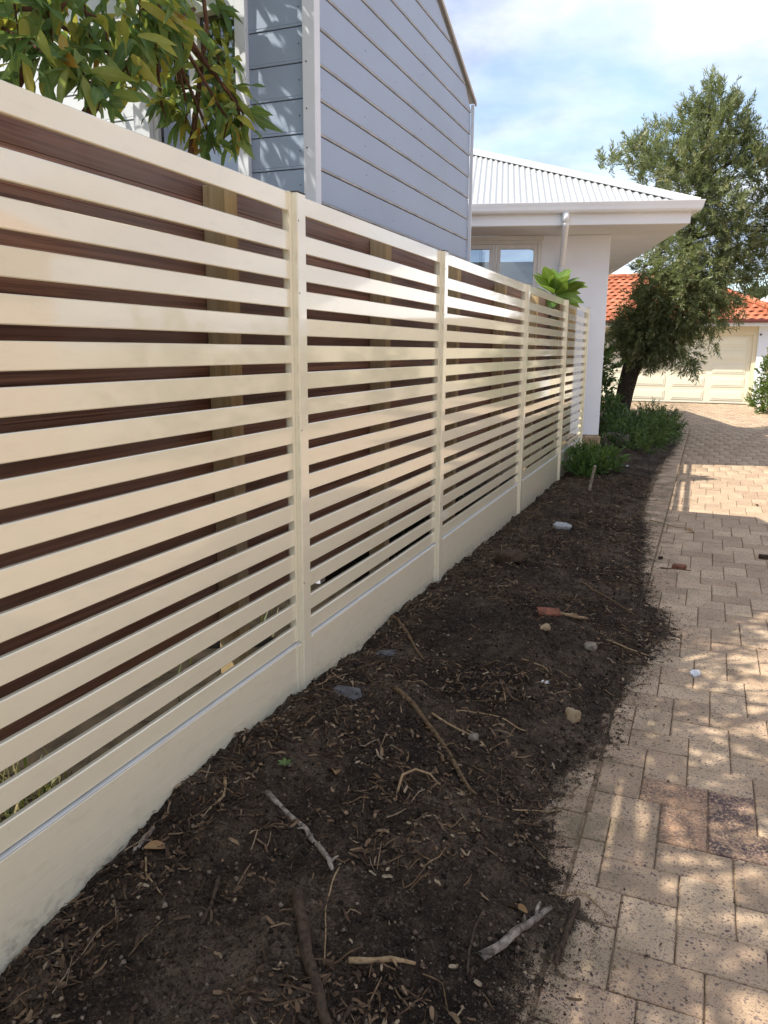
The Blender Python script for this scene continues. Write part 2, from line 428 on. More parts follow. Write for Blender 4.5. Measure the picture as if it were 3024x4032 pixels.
def m_leaf(name, stops, rough=0.45, trans=0.35, spec=0.4):
    t = NT(name); rn = t.rnd()
    c = t.ramp(rn, stops)
    c = t.mix(t.ramp(t.noise(t.pos(), 55, 4), [(0.42, 0.0), (0.75, 0.35)]), c, t.mix(0.5, c, (0.02, 0.03, 0.008)))
    rb = t.n.new('ShaderNodeAttribute'); rb.attribute_name = 'rib'
    c = t.mix(t.math('MULTIPLY', t.math('POWER', rb.outputs['Fac'], 7.0), 0.55), c, t.mix(0.6, c, (0.45, 0.48, 0.22)))
    t.base(c, rough, spec)
    tl = t.n.new('ShaderNodeBsdfTranslucent'); t.set(tl.inputs['Color'], t.mix(0.35, c, (0.30, 0.36, 0.03)))
    mx = t.n.new('ShaderNodeMixShader'); mx.inputs[0].default_value = trans
    t.l.new(t.p.outputs[0], mx.inputs[1]); t.l.new(tl.outputs[0], mx.inputs[2]); t.l.new(mx.outputs[0], t.out.inputs['Surface'])
    return t.m
M['peach_leaf'] = m_leaf('peach_leaf', [(0.0, (0.075, 0.16, 0.055)), (0.45, (0.13, 0.235, 0.07)), (0.68, (0.24, 0.31, 0.08)), (0.86, (0.40, 0.41, 0.08)), (0.97, (0.50, 0.42, 0.07)), (1.0, (0.45, 0.20, 0.04))], 0.5, 0.45, 0.3)
M['bottlebrush'] = m_leaf('bottlebrush_leaf', [(0.0, (0.12, 0.15, 0.075)), (0.5, (0.215, 0.245, 0.115)), (0.85, (0.32, 0.35, 0.17)), (1.0, (0.40, 0.37, 0.20))], 0.42, 0.4)
M['shrub'] = m_leaf('shrub_leaf', [(0.0, (0.035, 0.07, 0.022)), (0.6, (0.07, 0.13, 0.035)), (1.0, (0.13, 0.20, 0.055))], 0.5, 0.25)
M['daisy_leaf'] = m_leaf('daisy_leaf', [(0.0, (0.035, 0.09, 0.02)), (0.6, (0.07, 0.15, 0.03)), (1.0, (0.13, 0.21, 0.05))], 0.5, 0.28)
M['frangipani'] = m_leaf('frangipani_leaf', [(0.0, (0.075, 0.17, 0.03)), (1.0, (0.19, 0.31, 0.05))], 0.35, 0.42)
M['hedge'] = m_leaf('hedge_leaf', [(0.0, (0.045, 0.09, 0.02)), (0.7, (0.11, 0.18, 0.04)), (1.0, (0.20, 0.26, 0.07))], 0.45, 0.3)
M['far_leaf'] = m_leaf('distant_leaf', [(0.0, (0.03, 0.05, 0.02)), (1.0, (0.08, 0.10, 0.04))], 0.6, 0.2)
M['grass'] = m_leaf('yard_grass', [(0.0, (0.05, 0.08, 0.02)), (0.4, (0.12, 0.13, 0.04)), (1.0, (0.36, 0.29, 0.15))], 0.6, 0.25)
M['dry_leaf'] = m_leaf('dry_leaf', [(0.0, (0.14, 0.07, 0.03)), (1.0, (0.30, 0.17, 0.07))], 0.7, 0.15)
M['petal'] = simple('white_petal', (0.80, 0.80, 0.84), 0.6, 0.3, 0, 0.03)
M['flower_eye'] = simple('flower_eye', (0.10, 0.07, 0.16), 0.6)
M['rock'] = m_bark('tan_rock', (0.14, 0.10, 0.06), (0.40, 0.31, 0.19), 30, 0.5)
M['rock_grey'] = m_bark('grey_rock', (0.09, 0.075, 0.06), (0.30, 0.26, 0.21), 35, 0.6)
M['slate'] = m_bark('blue_slate', (0.05, 0.050, 0.052), (0.13, 0.13, 0.135), 35, 0.5)
M['brick'] = m_bark('broken_brick', (0.07, 0.035, 0.025), (0.30, 0.12, 0.075), 28, 0.6)
M['white_scrap'] = simple('white_scrap', (0.62, 0.64, 0.66), 0.5, 0.4, 0, 0.25, 40)
M['pale_rubble'] = m_bark('pale_rubble', (0.16, 0.17, 0.175), (0.45, 0.47, 0.48), 45, 0.6)
M['pink_brick'] = simple('pink_brick_wall', (0.52, 0.36, 0.27), 0.8, 0.2, 0, 0.25, 9)
M['glass_dark'] = simple('dark_window_glass', (0.03, 0.035, 0.04), 0.05, 0.6)
M['yard'] = simple('yard_ground', (0.022, 0.017, 0.011), 0.95, 0.1, 0, 0.5, 12, 0.5, 90)
M['ground'] = simple('open_ground', (0.34, 0.29, 0.21), 0.95, 0.1, 0, 0.4, 0.6)
M['screw'] = simple('rusty_screw', (0.07, 0.06, 0.055), 0.5, 0.5, 0.5)
M['drip'] = simple('drip_stake', (0.02, 0.018, 0.018), 0.6)
M['stake'] = m_bark('weathered_stake', (0.16, 0.14, 0.11), (0.42, 0.38, 0.32), 50, 0.4)

# ------------------------------------------------------------------ ground sheets
def sheet(name, x0, x1, y0, y1, z, mat, n=2):
    xs = np.linspace(x0, x1, n); ys = np.linspace(y0, y1, n)
    V = [(x, y, z) for x in xs for y in ys]
    F = [(i * n + j, (i + 1) * n + j, (i + 1) * n + j + 1, i * n + j + 1) for i in range(n - 1) for j in range(n - 1)]
    return mesh_obj(name, V, F, mat, None)
structure(sheet('ground', -1500, 1500, -1500, 1500, -0.09, M['ground']))

# soil bed: a low mound between the fence foot and the paving
FY = [0.0, 1.10, 1.75, 2.03, 2.62, 3.16, 3.58, 4.45, 5.75, 6.77, 9.06, 12.0, 30.0]
FZ = [0.045, 0.053, 0.125, 0.137, 0.125, 0.064, 0.110, 0.071, 0.048, 0.034, 0.012, 0.03, 0.03]
EY = [0.0, 1.20, 1.45, 1.62, 1.72, 1.90, 2.27, 2.50, 2.86, 3.30, 3.75, 4.17, 4.50, 4.79, 5.67, 6.3, 7.2, 7.91, 9.0, 10.6, 12.0, 14.0, 15.4, 16.5, 30.0]
EX = [1.00, 1.06, 1.12, 1.16, 1.19, 1.17, 1.03, 1.07, 1.165, 1.18, 1.26, 1.37, 1.30, 1.20, 1.12, 1.12, 1.04, 1.00, 0.98, 1.02, 1.13, 1.16, 1.15, 0.95, 0.3]
def soil_h(x, y, want_t=False):
    x = np.asarray(x, float); y = np.asarray(y, float)
    edge = np.interp(y, EY, EX) + 0.10 * (fbm(y * 6.0, x * 0 + 3.3) - 0.47) + 0.06 * (vnoise(y * 22, x * 5) - 0.5) + 0.05 * (fbm(y * 55, x * 40) - 0.47)
    foot = np.interp(y, FY, FZ)
    t = np.clip(x / edge, -0.2, 1.5)
    if want_t: return t
    mound = foot * (1 - np.minimum(t, 1.0) ** 2) + 0.048 * np.sin(np.pi * np.clip(t, 0, 1)) * (0.35 + 1.1 * vnoise(x * 2.2 + 5, y * 1.8))
    lumps = (fbm(x * 9, y * 9) - 0.47) * 0.066 + (fbm(x * 34, y * 34, 3) - 0.44) * 0.034
    fade = np.clip((1.0 - t) * 5, 0.12, 1)
    h = mound + lumps * fade + 0.003 + 0.004 * np.clip((1 - t) * 8, 0, 1)
    return np.where(t > 1.14, h - (t - 1.14) * 0.3, h)
def soil_grid(ys, xs):
    X, Y = np.meshgrid(xs, ys, indexing='ij'); Z = soil_h(X, Y)
    V = np.stack([X, Y, Z], 2).reshape(-1, 3); a, b = len(xs), len(ys)
    I = np.arange(a * b).reshape(a, b)
    F = np.stack([I[:-1, :-1], I[1:, :-1], I[1:, 1:], I[:-1, 1:]], 2).reshape(-1, 4)
    return V, F
ysoil = np.concatenate([np.arange(0.75, 3.6, 0.0105), np.arange(3.6, 7.0, 0.017), np.arange(7.0, 17.2, 0.045)])
V, F = soil_grid(ysoil, np.arange(-0.03, 1.56, 0.0115))
bed = structure(np_obj('soil_bed', V, F, M['soil'], None, smooth=True))
ma = bed.data.attributes.new('margin', 'FLOAT', 'POINT'); ma.data.foreach_set('value', soil_h(V[:, 0], V[:, 1], True).astype(np.float32))

# ------------------------------------------------------------------ brick driveway
PL, PW, GAP = 0.2142, 0.1444, 0.0040
PHI = 0.0118
ANCH = np.array([1.318, 1.996])
def pav(p, q):
    c, s_ = math.cos(PHI), math.sin(PHI)
    return np.array([ANCH[0] + p * c + q * s_, ANCH[1] - p * s_ + q * c])
PG = 1.169 - ANCH[0]
drive = structure(sheet('driveway', -4.5, 5.6, -1.5, 24.6, -0.007, M['joint']))
def pleft(q):
    return PG + 0.003 if q < 14.6 else -1.9
rects = []
ox, oy = -PL, -PW
for k in range(-120, 240):
    for l in range(-70, 70):
        bx = ox + k * PW + l * PL; by = oy + k * PW - l * PL
        if bx < -3.0 or bx > 4.4 or by < -2.9 or by > 22.8: continue
        rects.append((bx, bx + PL, by, by + PW)); rects.append((bx + PL, bx + PL + PW, by - (PL - PW), by + PW))
cells = []
for (a, b, c, d) in rects:
    pl_ = pleft((c + d) / 2)
    if b < pl_ + 0.02 or a > 3.9 or d > 22.5: continue
    cells.append((max(a, pl_), b, c, d))
q = -2.4
while q < 14.4:
    cells.append((PG - PL, PG - 0.004, q, q + PW)); q += PW
cen = np.array([[*pav((a + b) / 2, (c + d) / 2), 0.0] for a, b, c, d in cells])
pr = proj(cen); area = np.array([(b - a) * (d - c) for a, b, c, d in cells])
inview = (pr[:, 2] > 0.2) & (pr[:, 0] > -60) & (pr[:, 0] < 3090) & (pr[:, 1] < 4120) & (pr[:, 1] > 0)
covered = cen[:, 0] < np.interp(cen[:, 1], EY, EX) - 0.12
score = np.where(inview & ~covered, area / pr[:, 2] ** 3, 0)
order = np.argsort(-score)[:300]; big = set(order.tolist())
full_h = None
shared = {}
def paver_mesh(w, d):
    key = (round(w, 3), round(d, 3))
    if key not in shared:
        V_, F_ = chamfer_box(-w / 2, w / 2, -d / 2, d / 2, -0.05, 0.0, 0.0035)
        me = bpy.data.meshes.new('paver'); me.from_pydata(V_, [], F_); me.materials.append(M['paver'])
        import bmesh
        bm = bmesh.new(); bm.from_mesh(me); bmesh.ops.recalc_face_normals(bm, faces=bm.faces[:]); bm.to_mesh(me); bm.free()
        shared[key] = me
    return shared[key]
sv, sf, st = [], [], []
DARK = [np.array(DARK1), np.array(DARK2)]; RED = [np.array(RED1), np.array(RED2)]
rest_v, rest_f4, rest_t = [], [], []
for i, (a, b, c, d) in enumerate(cells):
    w, dd = b - a - GAP, d - c - GAP
    if w < 0.012: continue
    x, y = pav((a + b) / 2, (c + d) / 2)
    z = random.gauss(0, 0.0013); rx, ry = random.gauss(0, 0.006), random.gauss(0, 0.006)
    if y < 4.5: jit = random.gauss(0, 0.004)
    else: jit = 0
    if i in big:
        me = paver_mesh(w, dd)
        o = inst('paver', me, (x, y, z), drive, (rx, ry, -PHI + jit))
        for lst, mt in ((DARK, 'paver_dark'), (RED, 'paver_red')):
            for pt in lst:
                if abs(pt[0] - x) < (b - a) / 2 and abs(pt[1] - y) < (d - c) / 2:
                    o.material_slots[0].link = 'OBJECT'; o.material_slots[0].material = M[mt]
    else:
        bv = 0.004; t_ = random.random(); o_ = len(rest_v)
        for (hx, hy, hz) in ((w / 2, dd / 2, -0.03), (w / 2, dd / 2, -bv), (w / 2 - bv, dd / 2 - bv, 0.0)):
            for sx_, sy_ in ((-1, -1), (1, -1), (1, 1), (-1, 1)):
                px, py = sx_ * hx, sy_ * hy
                rest_v.append((x + px, y + py - PHI * px, z + hz + rx * py + ry * px)); rest_t.append(t_)
        for lvl in (0, 4):
            for j in range(4): rest_f4.append((o_ + lvl + j, o_ + lvl + (j + 1) % 4, o_ + lvl + 4 + (j + 1) % 4, o_ + lvl + 4 + j))
        rest_f4.append((o_ + 8, o_ + 9, o_ + 10, o_ + 11))
po = stuff(np_obj('paver_field', rest_v, rest_f4, M['paver'], drive, tint=rest_t))

# ------------------------------------------------------------------ cream slat fence
fence = thing('slat_fence', (0, 5.4, 0), 'glossy cream horizontal slat fence standing on a cream sleeper plinth beside the soil bed', 'fence')
POSTS = [(0.10, 0.165), (2.586, 2.651), (4.341, 4.406), (6.687, 6.752), (8.831, 8.896), (10.595, 10.66)]
ZT = G + 0.5457
slat_z = [(ZT - 0.065, ZT)]
for i in range(1, 16):
    t_ = G + 0.4117 - (i - 1) * 0.09936; slat_z.append((t_ - 0.065, t_))
slat_z.append((G - 1.138, G - 1.0729))
for pi in range(5):
    y0, y1 = POSTS[pi][1], POSTS[pi + 1][0]
    for (z0, z1) in slat_z:
        j = random.gauss(0, 0.0006)
        MB().box(-0.0165 + j, 0.0 + j, y0 + 0.002, y1 - 0.002, z0, z1, 0.0026).build('slat', M['slat'], fence)
    for (ya, yb) in ((y0, y0 + 0.021), (y1 - 0.021, y1)):
        MB().box(-0.021, -0.0175, ya + 0.0005, yb - 0.0005, G - 1.139, ZT - 0.001).box(-0.0175, 0.0022, ya + 0.0005, ya + 0.0025, G - 1.139, ZT + 0.0015).box(-0.0175, 0.0022, yb - 0.0025, yb - 0.0005, G - 1.139, ZT + 0.0015).build('side_channel', M['slat_post'], fence)
        MB().box(0.0018, 0.0032, ya + 0.001, yb - 0.001, G - 1.139, ZT + 0.001, 0.0004).build('side_channel', M['slat_post'], fence)
    # sleeper plinth with its rib lines and zinc ledge
    zt_ = G - 1.146
    sl_ = MB().box(-0.05, 0.0105, y0 + 0.012, y1 - 0.012, -0.1, zt_ - 0.0008, 0.003)
    for a_ in (0.018, 0.078, 0.128, 0.178, 0.232): sl_.box(0.010, 0.01065, y0 + 0.034, y1 - 0.034, zt_ - a_ - 0.0016, zt_ - a_, 0.0004)
    sl_.build('sleeper', M['sleeper'], fence)
    MB().box(-0.055, 0.0115, y0 + 0.002, y1 - 0.002, zt_ + 0.0002, zt_ + 0.0045, 0.001).build('sleeper_ledge', M['ledge'], fence)
    for ya in (y0, y1 - 0.034):
        MB().box(-0.06, 0.0165, ya + 0.001, ya + 0.033, -0.3, G - 1.1475, 0.002).build('sleeper_channel', M['slat_post'], fence)
for (y0, y1) in POSTS:
    p = MB().box(-0.04, 0.025, y0, y1, -0.4, G + 0.547, 0.0035).build('post', M['slat_post'], fence)
    MB().box(-0.0405, 0.0255, y0 - 0.0005, y1 + 0.0005, G + 0.5472, G + 0.5500, 0.0008).build('post_cap', M['cap'], p)
    for zz in (G + 0.45, G + 0.20, G - 0.3, G - 0.9):
        MB().tube([(0.0245, (y0 + y1) / 2 - 0.024, zz), (0.0262, (y0 + y1) / 2 - 0.024, zz)], 0.0028, 8).build('screw', M['screw'], p)

# ------------------------------------------------------------------ timber boundary fence behind
tf = thing('timber_fence', (-0.15, 5.6, 0), 'dark reddish brown plank fence with pine posts behind the cream slats', 'fence')
zj = G + 0.385
py_ = [0.93, 2.32, 3.762, 5.022, 6.35, 7.70, 9.02, 10.25]
seg = [(-0.3, 2.356), (2.356, 5.058), (5.058, 7.736), (7.736, 10.45)]
for r_ in range(-2, 15):
    z1 = zj - r_ * 0.0955; z0 = z1 - 0.0955
    for k_, (a_, b_) in enumerate(seg):
        dz = 0.0
        MB().box(-0.215 + random.gauss(0, 0.0012), -0.192, a_ + 0.003, b_ - 0.003, z0 + 0.0003 + dz, z1 - 0.0003 + dz, 0.0016).build('plank', M['plank'], tf)
for y in py_:
    MB().box(-0.1915, -0.100, y, y + 0.073, -0.3, zj + 0.155 + random.uniform(-0.02, 0.02), 0.004).build('post', M['pine'], tf)

# yard behind the fences
structure(sheet('yard_ground', -9, -0.06, -3, 10.3, 0.265, M['yard']))
gv, gf, gt = [], [], []
def blade(x, y, z, h, lean, az, w):
    o_ = len(gv); dx, dy = math.cos(az), math.sin(az); t_ = random.random()
    px, py = -dy * w / 2, dx * w / 2
    for s_, f_ in ((0, 1), (0.5, 0.8), (1.0, 0.12)):
        ox_, oy_ = dx * lean * s_ ** 1.6, dy * lean * s_ ** 1.6
        gv.append((x + ox_ + px * f_, y + oy_ + py * f_, z + h * s_)); gv.append((x + ox_ - px * f_, y + oy_ - py * f_, z + h * s_)); gt.extend([t_, t_])
    gf.append((o_, o_ + 1, o_ + 3, o_ + 2)); gf.append((o_ + 2, o_ + 3, o_ + 5, o_ + 4))
for _ in range(900):
    x = -0.05 - abs(random.gauss(0, 0.3)); y = random.uniform(0.5, 1.5) if random.random() < 0.85 else random.uniform(1.5, 7.5)
    blade(x, y, 0.262, random.uniform(0.03, 0.13), random.uniform(0.01, 0.09), random.uniform(0, 6.28), random.uniform(0.004, 0.010))
tag(stuff(np_obj('yard_grass', gv, gf, M['grass'], None, tint=gt)), 'patchy grass and weeds in the yard behind the plank fence', 'grass')

# ------------------------------------------------------------------ blue-grey weatherboard house
hx = -0.38
house = thing('weatherboard_house', (-2.0, 4.87, 0), 'blue grey painted weatherboard house with white corner trim and gable end', 'house')
YF, YB, YM = 3.525, 6.225, 4.875
EZ = G + 1.86; TG = 0.43
def rake_z(y): return EZ + TG * (YB + 0.075 - y) if y > YM else EZ + TG * (y - (YF - 0.075))
PEAK = rake_z(YM + 1e-6)
BP = 0.1545; B0 = G + 0.851
def board_section(z0, z1):
    """(depth, z) of one board: bevelled face with a bead along its foot"""
    return [(0.0, z0), (0.0175, z0), (0.0192, z0 + 0.0015), (0.0192, z0 + 0.0075), (0.0172, z0 + 0.0095), (0.0172, z0 + 0.0115), (0.0186, z0 + 0.0135), (0.0160, z1 - 0.003), (0.0135, z1), (0.0, z1)]
def bead(o):
    o.data.materials.append(M['bead'])
    for j in (1, 2, 3): o.data.polygons[j].material_index = 1
def ylim(z):
    h = (z - EZ) / TG
    return (max(YF, YF - 0.075 + h), min(YB, YB + 0.075 - h))
for i in range(-13, 13):
    z0 = B0 + i * BP + 0.002; z1 = z0 + BP - 0.003
    if z0 > PEAK - 0.06: break
    sec = board_section(z0, min(z1, PEAK - 0.02))
    ringA = [(hx - 0.024 + dpt, ylim(zz + 0.03)[0] + 0.004, zz) for dpt, zz in sec]; ringB = [(hx - 0.024 + dpt, ylim(zz + 0.03)[1] - 0.012, zz) for dpt, zz in sec]
    bo = MB().sweep(sec, [ringA, ringB]).build('weatherboard', M['board'], house); bead(bo)
    if i >= -1:
        for yy in (3.60, 4.15, 4.62, 5.10, 5.60, 6.12):
            if ylim(z1)[0] + 0.05 < yy < ylim(z1)[1] - 0.03 and random.random() < 0.5:
                zz = z0 + random.uniform(0.05, 0.09); yq = yy + random.uniform(-0.03, 0.03)
                MB().tube([(hx - 0.012, yq, zz), (hx - 0.0055, yq, zz)], 0.0028, 6).build('nail', M['screw'], bo)
# core behind the gable boards
MB().add([(hx - 0.03, y, z) for y, z in ((YF + 0.03, -0.1), (YB - 0.01, -0.1), (YB - 0.01, EZ), (YM, PEAK - 0.05), (YF + 0.03, EZ))] + [(hx - 0.09, y, z) for y, z in ((YF + 0.03, -0.1), (YB - 0.01, -0.1), (YB - 0.01, EZ), (YM, PEAK - 0.05), (YF + 0.03, EZ))],
         [(0, 1, 2, 3, 4), (5, 6, 7, 8, 9), (0, 1, 6, 5), (1, 2, 7, 6), (2, 3, 8, 7), (3, 4, 9, 8), (4, 0, 5, 9)]).build('wall_core', M['dark'], house)
MB().box(-4.6, hx - 0.095, YB - 0.10, YB - 0.01, -0.1, EZ).build('rear_wall', M['board'], house)
MB().box(-4.68, -4.6, YF, YB, -0.1, EZ).build('rear_wall', M['board'], house)
# front (window) wall: boards either side of the window band
WZ0, WZ1 = G + 0.30, G + 1.585
def front_board(x0, x1, i):
    z0 = B0 - 0.004 + i * BP + 0.002; z1 = z0 + BP - 0.003
    sec = board_section(z0, z1)
    MB().sweep(sec, [[(x0, YF + 0.024 - dpt, zz) for dpt, zz in sec], [(x1, YF + 0.024 - dpt, zz) for dpt, zz in sec]]).build('weatherboard', M['board'] if x1 > -1 else M['trim'], house)  # sun on the boards left of the window is painted in as white
for i in range(-13, 7):
    front_board(-0.722, -0.421, i); front_board(-4.6, -1.398, i)
    if i < -4 or i > 5: front_board(-1.396, -0.724, i)
MB().box(-0.72, -0.47, YF + 0.026, YF + 0.08, -0.1, EZ).box(-4.6, -1.40, YF + 0.026, YF + 0.08, -0.1, EZ).build('wall_core', M['dark'], house)
MB().box(-0.4195, -0.3555, YF - 0.028, YF + 0.03, -0.1, EZ - 0.01, 0.002).build('corner_board', M['trim'], house)
MB().box(-0.385, -0.359, YB - 0.011, YB - 0.002, -0.1, EZ - 0.02, 0.002).build('corner_board', M['trim'], house)
for zz in (1.30, 1.10, 0.93):
    MB().tube([(-0.40, YF - 0.026, G + zz), (-0.40, YF - 0.0295, G + zz)], 0.004, 6).build('nail', M['screw'], house)
for i in range(-1, 6):
    MB().tube([(-0.455, YF + 0.02, B0 + (i + 0.5) * BP), (-0.455, YF + 0.006, B0 + (i + 0.5) * BP)], 0.0038, 6).build('nail', M['screw'], house)
# window: jambs, mullion, rails, panes
win = MB().box(-0.783, -0.7235, YF - 0.022, YF + 0.07, WZ0 - 0.02, WZ1 + 0.12, 0.002).box(-1.398, -1.30, YF - 0.022, YF + 0.07, WZ0 - 0.02, WZ1 + 0.12, 0.002).box(-1.2995, -0.7835, YF - 0.020, YF + 0.07, WZ1, WZ1 + 0.11, 0.002).box(-1.2995, -0.7835, YF - 0.030, YF + 0.07, WZ0 - 0.06, WZ0, 0.002).build('window', M['trim'], house)
MB().box(-1.065, -1.011, YF + 0.004, YF + 0.062, WZ0 + 0.001, WZ1 - 0.001, 0.002).build('mullion', M['trim'], win)
MB().box(-1.2985, -1.066, YF + 0.006, YF + 0.056, G + 1.235, G + 1.262, 0.002).build('glazing_bar', M['trim'], win)
MB().box(-1.2985, -1.272, YF + 0.008, YF + 0.055, WZ0 + 0.001, WZ1 - 0.001, 0.002).build('sash_stile', M['trim'], win)
for (a_, b_) in ((-1.2715, -1.0655), (-1.0105, -0.7838)):
    MB().box(a_, b_, YF + 0.034, YF + 0.038, WZ0 + 0.001, WZ1 - 0.001).build('pane', M['glass'], win)
# sheet roof and barge trim
for sgn, ya, yb in ((1, YM, YB + 0.09), (-1, YM, YF - 0.09)):
    za, zb = PEAK + 0.02, EZ - TG * 0.015 + 0.02
    vs = [(x, y, z + dz) for x in (-4.8, hx + 0.013) for (y, z) in ((ya, za), (yb, zb)) for dz in (0, 0.012)]
    MB().add(vs, [(0, 1, 3, 2), (4, 6, 7, 5), (0, 4, 5, 1), (2, 3, 7, 6), (0, 2, 6, 4), (1, 5, 7, 3)]).build('roof_sheet', M['white_metal'], house)
    vs = [(x, y, z + dz) for x in (hx + 0.0005, hx + 0.011) for (y, z) in ((ya, za - 0.002), (yb, zb - 0.002)) for dz in (-0.018, 0)]
    MB().add(vs, [(0, 1, 3, 2), (4, 6, 7, 5), (0, 4, 5, 1), (2, 3, 7, 6), (0, 2, 6, 4), (1, 5, 7, 3)]).build('barge_strip', M['barge'], house)

# ------------------------------------------------------------------ white rendered house
TH = R(14); E_ = np.array([math.cos(TH), math.sin(TH), 0]); N_ = np.array([math.sin(TH), -math.cos(TH), 0]); P0 = np.array([0.195, 10.95, 0.0])
def W(u, n, z): return tuple(P0 + E_ * u + N_ * n + np.array([0, 0, z]))
wh = thing('white_house', W(-2, -2, 0), 'white rendered house with white corrugated steel hip roof and deep eaves', 'house')
WT = G + 1.49
wu0, wu1, wz0, wz1 = -2.16, -0.885, G + 0.30, G + 1.43
def wbox(u0, u1, n0, n1, z0, z1, b=0.0): return MB().box(u0, u1, n0, n1, z0, z1, b, T=W)
ww = wbox(-7, wu0, -0.22, 0, 0.34, WT); ww.box(wu1, 0, -0.22, 0, 0.34, WT, 0.006, T=W); ww.box(wu0, wu1, -0.22, -0.001, 0.34, wz0, 0, T=W); ww.box(wu0, wu1, -0.22, -0.001, wz1, WT, 0, T=W)
ww.build('wall', M['white_wall'], wh)
wbox(-0.2195, -0.0005, -9, -0.2205, 0.34, WT).build('wall', M['white_wall'], wh)
wbox(-7, -0.2205, -3.2, -3.1, 0.0, WT).build('room_wall', M['curtain'], wh)
# stone plinth
su = -3.2
while su < 0:
    for c_, (z0, z1) in enumerate(((-0.12, 0.165), (0.172, 0.334))):
        w_ = random.uniform(0.22, 0.42)
        u1_ = min(su + w_, 0.03)
    w_ = random.uniform(0.24, 0.44); e1 = min(su + w_, 0.028)
    if 0.028 - e1 < 0.12: e1 = 0.028
    for (z0, z1) in ((-0.12, 0.165), (0.172, 0.334)):
        b_ = MB()
        vs, fs = chamfer_box(su + 0.004, e1 - 0.004, -0.2, 0.018 + random.uniform(0, 0.022), z0, z1, 0.014)
        b_.add([W(*(arr(v) + arr([random.uniform(-.005, .005), random.uniform(-.004, .006), random.uniform(-.004, .004)]))) for v in vs], fs)
        b_.build('plinth_stone', M['stone'], wh)
    su = e1
    if e1 >= 0.028: break
for k_ in range(6):
    for (z0, z1) in ((-0.12, 0.165), (0.172, 0.334)):
        vs, fs = chamfer_box(-0.2, 0.026 + random.uniform(-0.006, 0.012), -0.62 - k_ * 0.42, -0.208 - k_ * 0.42, z0, z1, 0.014)
        MB().add([W(*v) for v in vs], fs).build('plinth_stone', M['stone'], wh)
# window
win = wbox(wu0, wu0 + 0.045, -0.09, 0.012, wz0, wz1); win.box(wu1 - 0.045, wu1, -0.09, 0.012, wz0, wz1, 0, T=W); win.box(wu0 + 0.0455, wu1 - 0.0455, -0.09, 0.010, wz1 - 0.045, wz1, 0, T=W); win.box(wu0 - 0.03, wu1 + 0.03, -0.1, 0.05, wz0 - 0.045, wz0 - 0.0005, 0.004, T=W)
win = win.build('window', M['frame'], wh)
wbox(wu0 - 0.02, wu1 + 0.025, 0.0125, 0.03, wz1 + 0.0005, wz1 + 0.055, 0.003).build('window_head', M['frame'], win)
mid = -1.492
wbox(mid - 0.022, mid + 0.022, -0.08, 0.008, wz0 + 0.001, wz1 - 0.0455, 0.002).build('mullion', M['frame'], win)
for (a_, b_) in ((wu0 + 0.046, mid - 0.0225), (mid + 0.0225, wu1 - 0.046)):
    sash = wbox(a_ + 0.001, a_ + 0.052, -0.07, 0.0, wz0 + 0.002, wz1 - 0.047, 0.002)
    sash.box(b_ - 0.052, b_ - 0.001, -0.07, 0.0, wz0 + 0.002, wz1 - 0.047, 0.002, T=W); sash.box(a_ + 0.0525, b_ - 0.0525, -0.07, -0.002, wz1 - 0.105, wz1 - 0.047, 0.002, T=W); sash.box(a_ + 0.0525, b_ - 0.0525, -0.07, -0.002, wz0 + 0.002, wz0 + 0.06, 0.002, T=W)
    sash.build('sash', M['frame'], win)
    wbox(a_ + 0.052, b_ - 0.052, -0.045, -0.04, wz0 + 0.058, wz1 - 0.103).build('pane', M['glass'], win)
# eaves
OV = 0.80
wbox(-7, OV - 0.026, 0.0005, OV - 0.026, WT + 0.001, WT + 0.012).box(0.0005, OV - 0.026, -9, 0, WT + 0.0012, WT + 0.0122, 0, T=W).build('soffit', M['soffit'], wh)
fz0, fz1 = G + 1.497, G + 1.66
wbox(-7, OV, OV - 0.025, OV, fz0, fz1, 0.002).build('fascia', M['white_metal'], wh)
wbox(OV - 0.025, OV - 0.0005, -9, OV - 0.0255, fz0 + 0.0005, fz1 - 0.0005, 0.002).build('fascia', M['white_metal'], wh)
prof = [(0.001, G + 1.625), (0.07, G + 1.625), (0.092, G + 1.634), (0.106, G + 1.655), (0.112, G + 1.69), (0.125, G + 1.735), (0.125, G + 1.745), (0.116, G + 1.745), (0.103, G + 1.70), (0.001, G + 1.70)]
MB().sweep(prof, [[W(-1.9, OV + d_, z_) for d_, z_ in prof], [W(OV + d_, OV + d_, z_) for d_, z_ in prof], [W(OV + d_, -9, z_) for d_, z_ in prof]]).build('gutter', M['white_metal'], wh, smooth=False)
MB().sweep(prof, [[W(-1.9 - d_, OV + 0.0 + d_, z_) for d_, z_ in prof], [W(-1.9 - d_, OV + 1.1, z_) for d_, z_ in prof]]).build('gutter', M['white_metal'], wh)
# downpipe
dp = MB().tube([W(-0.66, OV + 0.055, G + 1.63), W(-0.66, OV + 0.055, G + 1.52)], 0.043, 14)
dp.build('downpipe', M['white_metal'], wh, smooth=True)
MB().tube([W(-0.66, OV + 0.055, G + 1.535), W(-0.655, OV + 0.04, G + 1.50), W(-0.62, 0.09, G + 1.135), W(-0.618, 0.06, G + 1.09)], 0.039, 14).build('downpipe', M['white_metal'], wh, smooth=True)
MB().tube([W(-0.618, 0.06, G + 1.115), W(-0.618, 0.06, 0.02)], 0.043, 14).build('downpipe', M['white_metal'], wh, smooth=True)
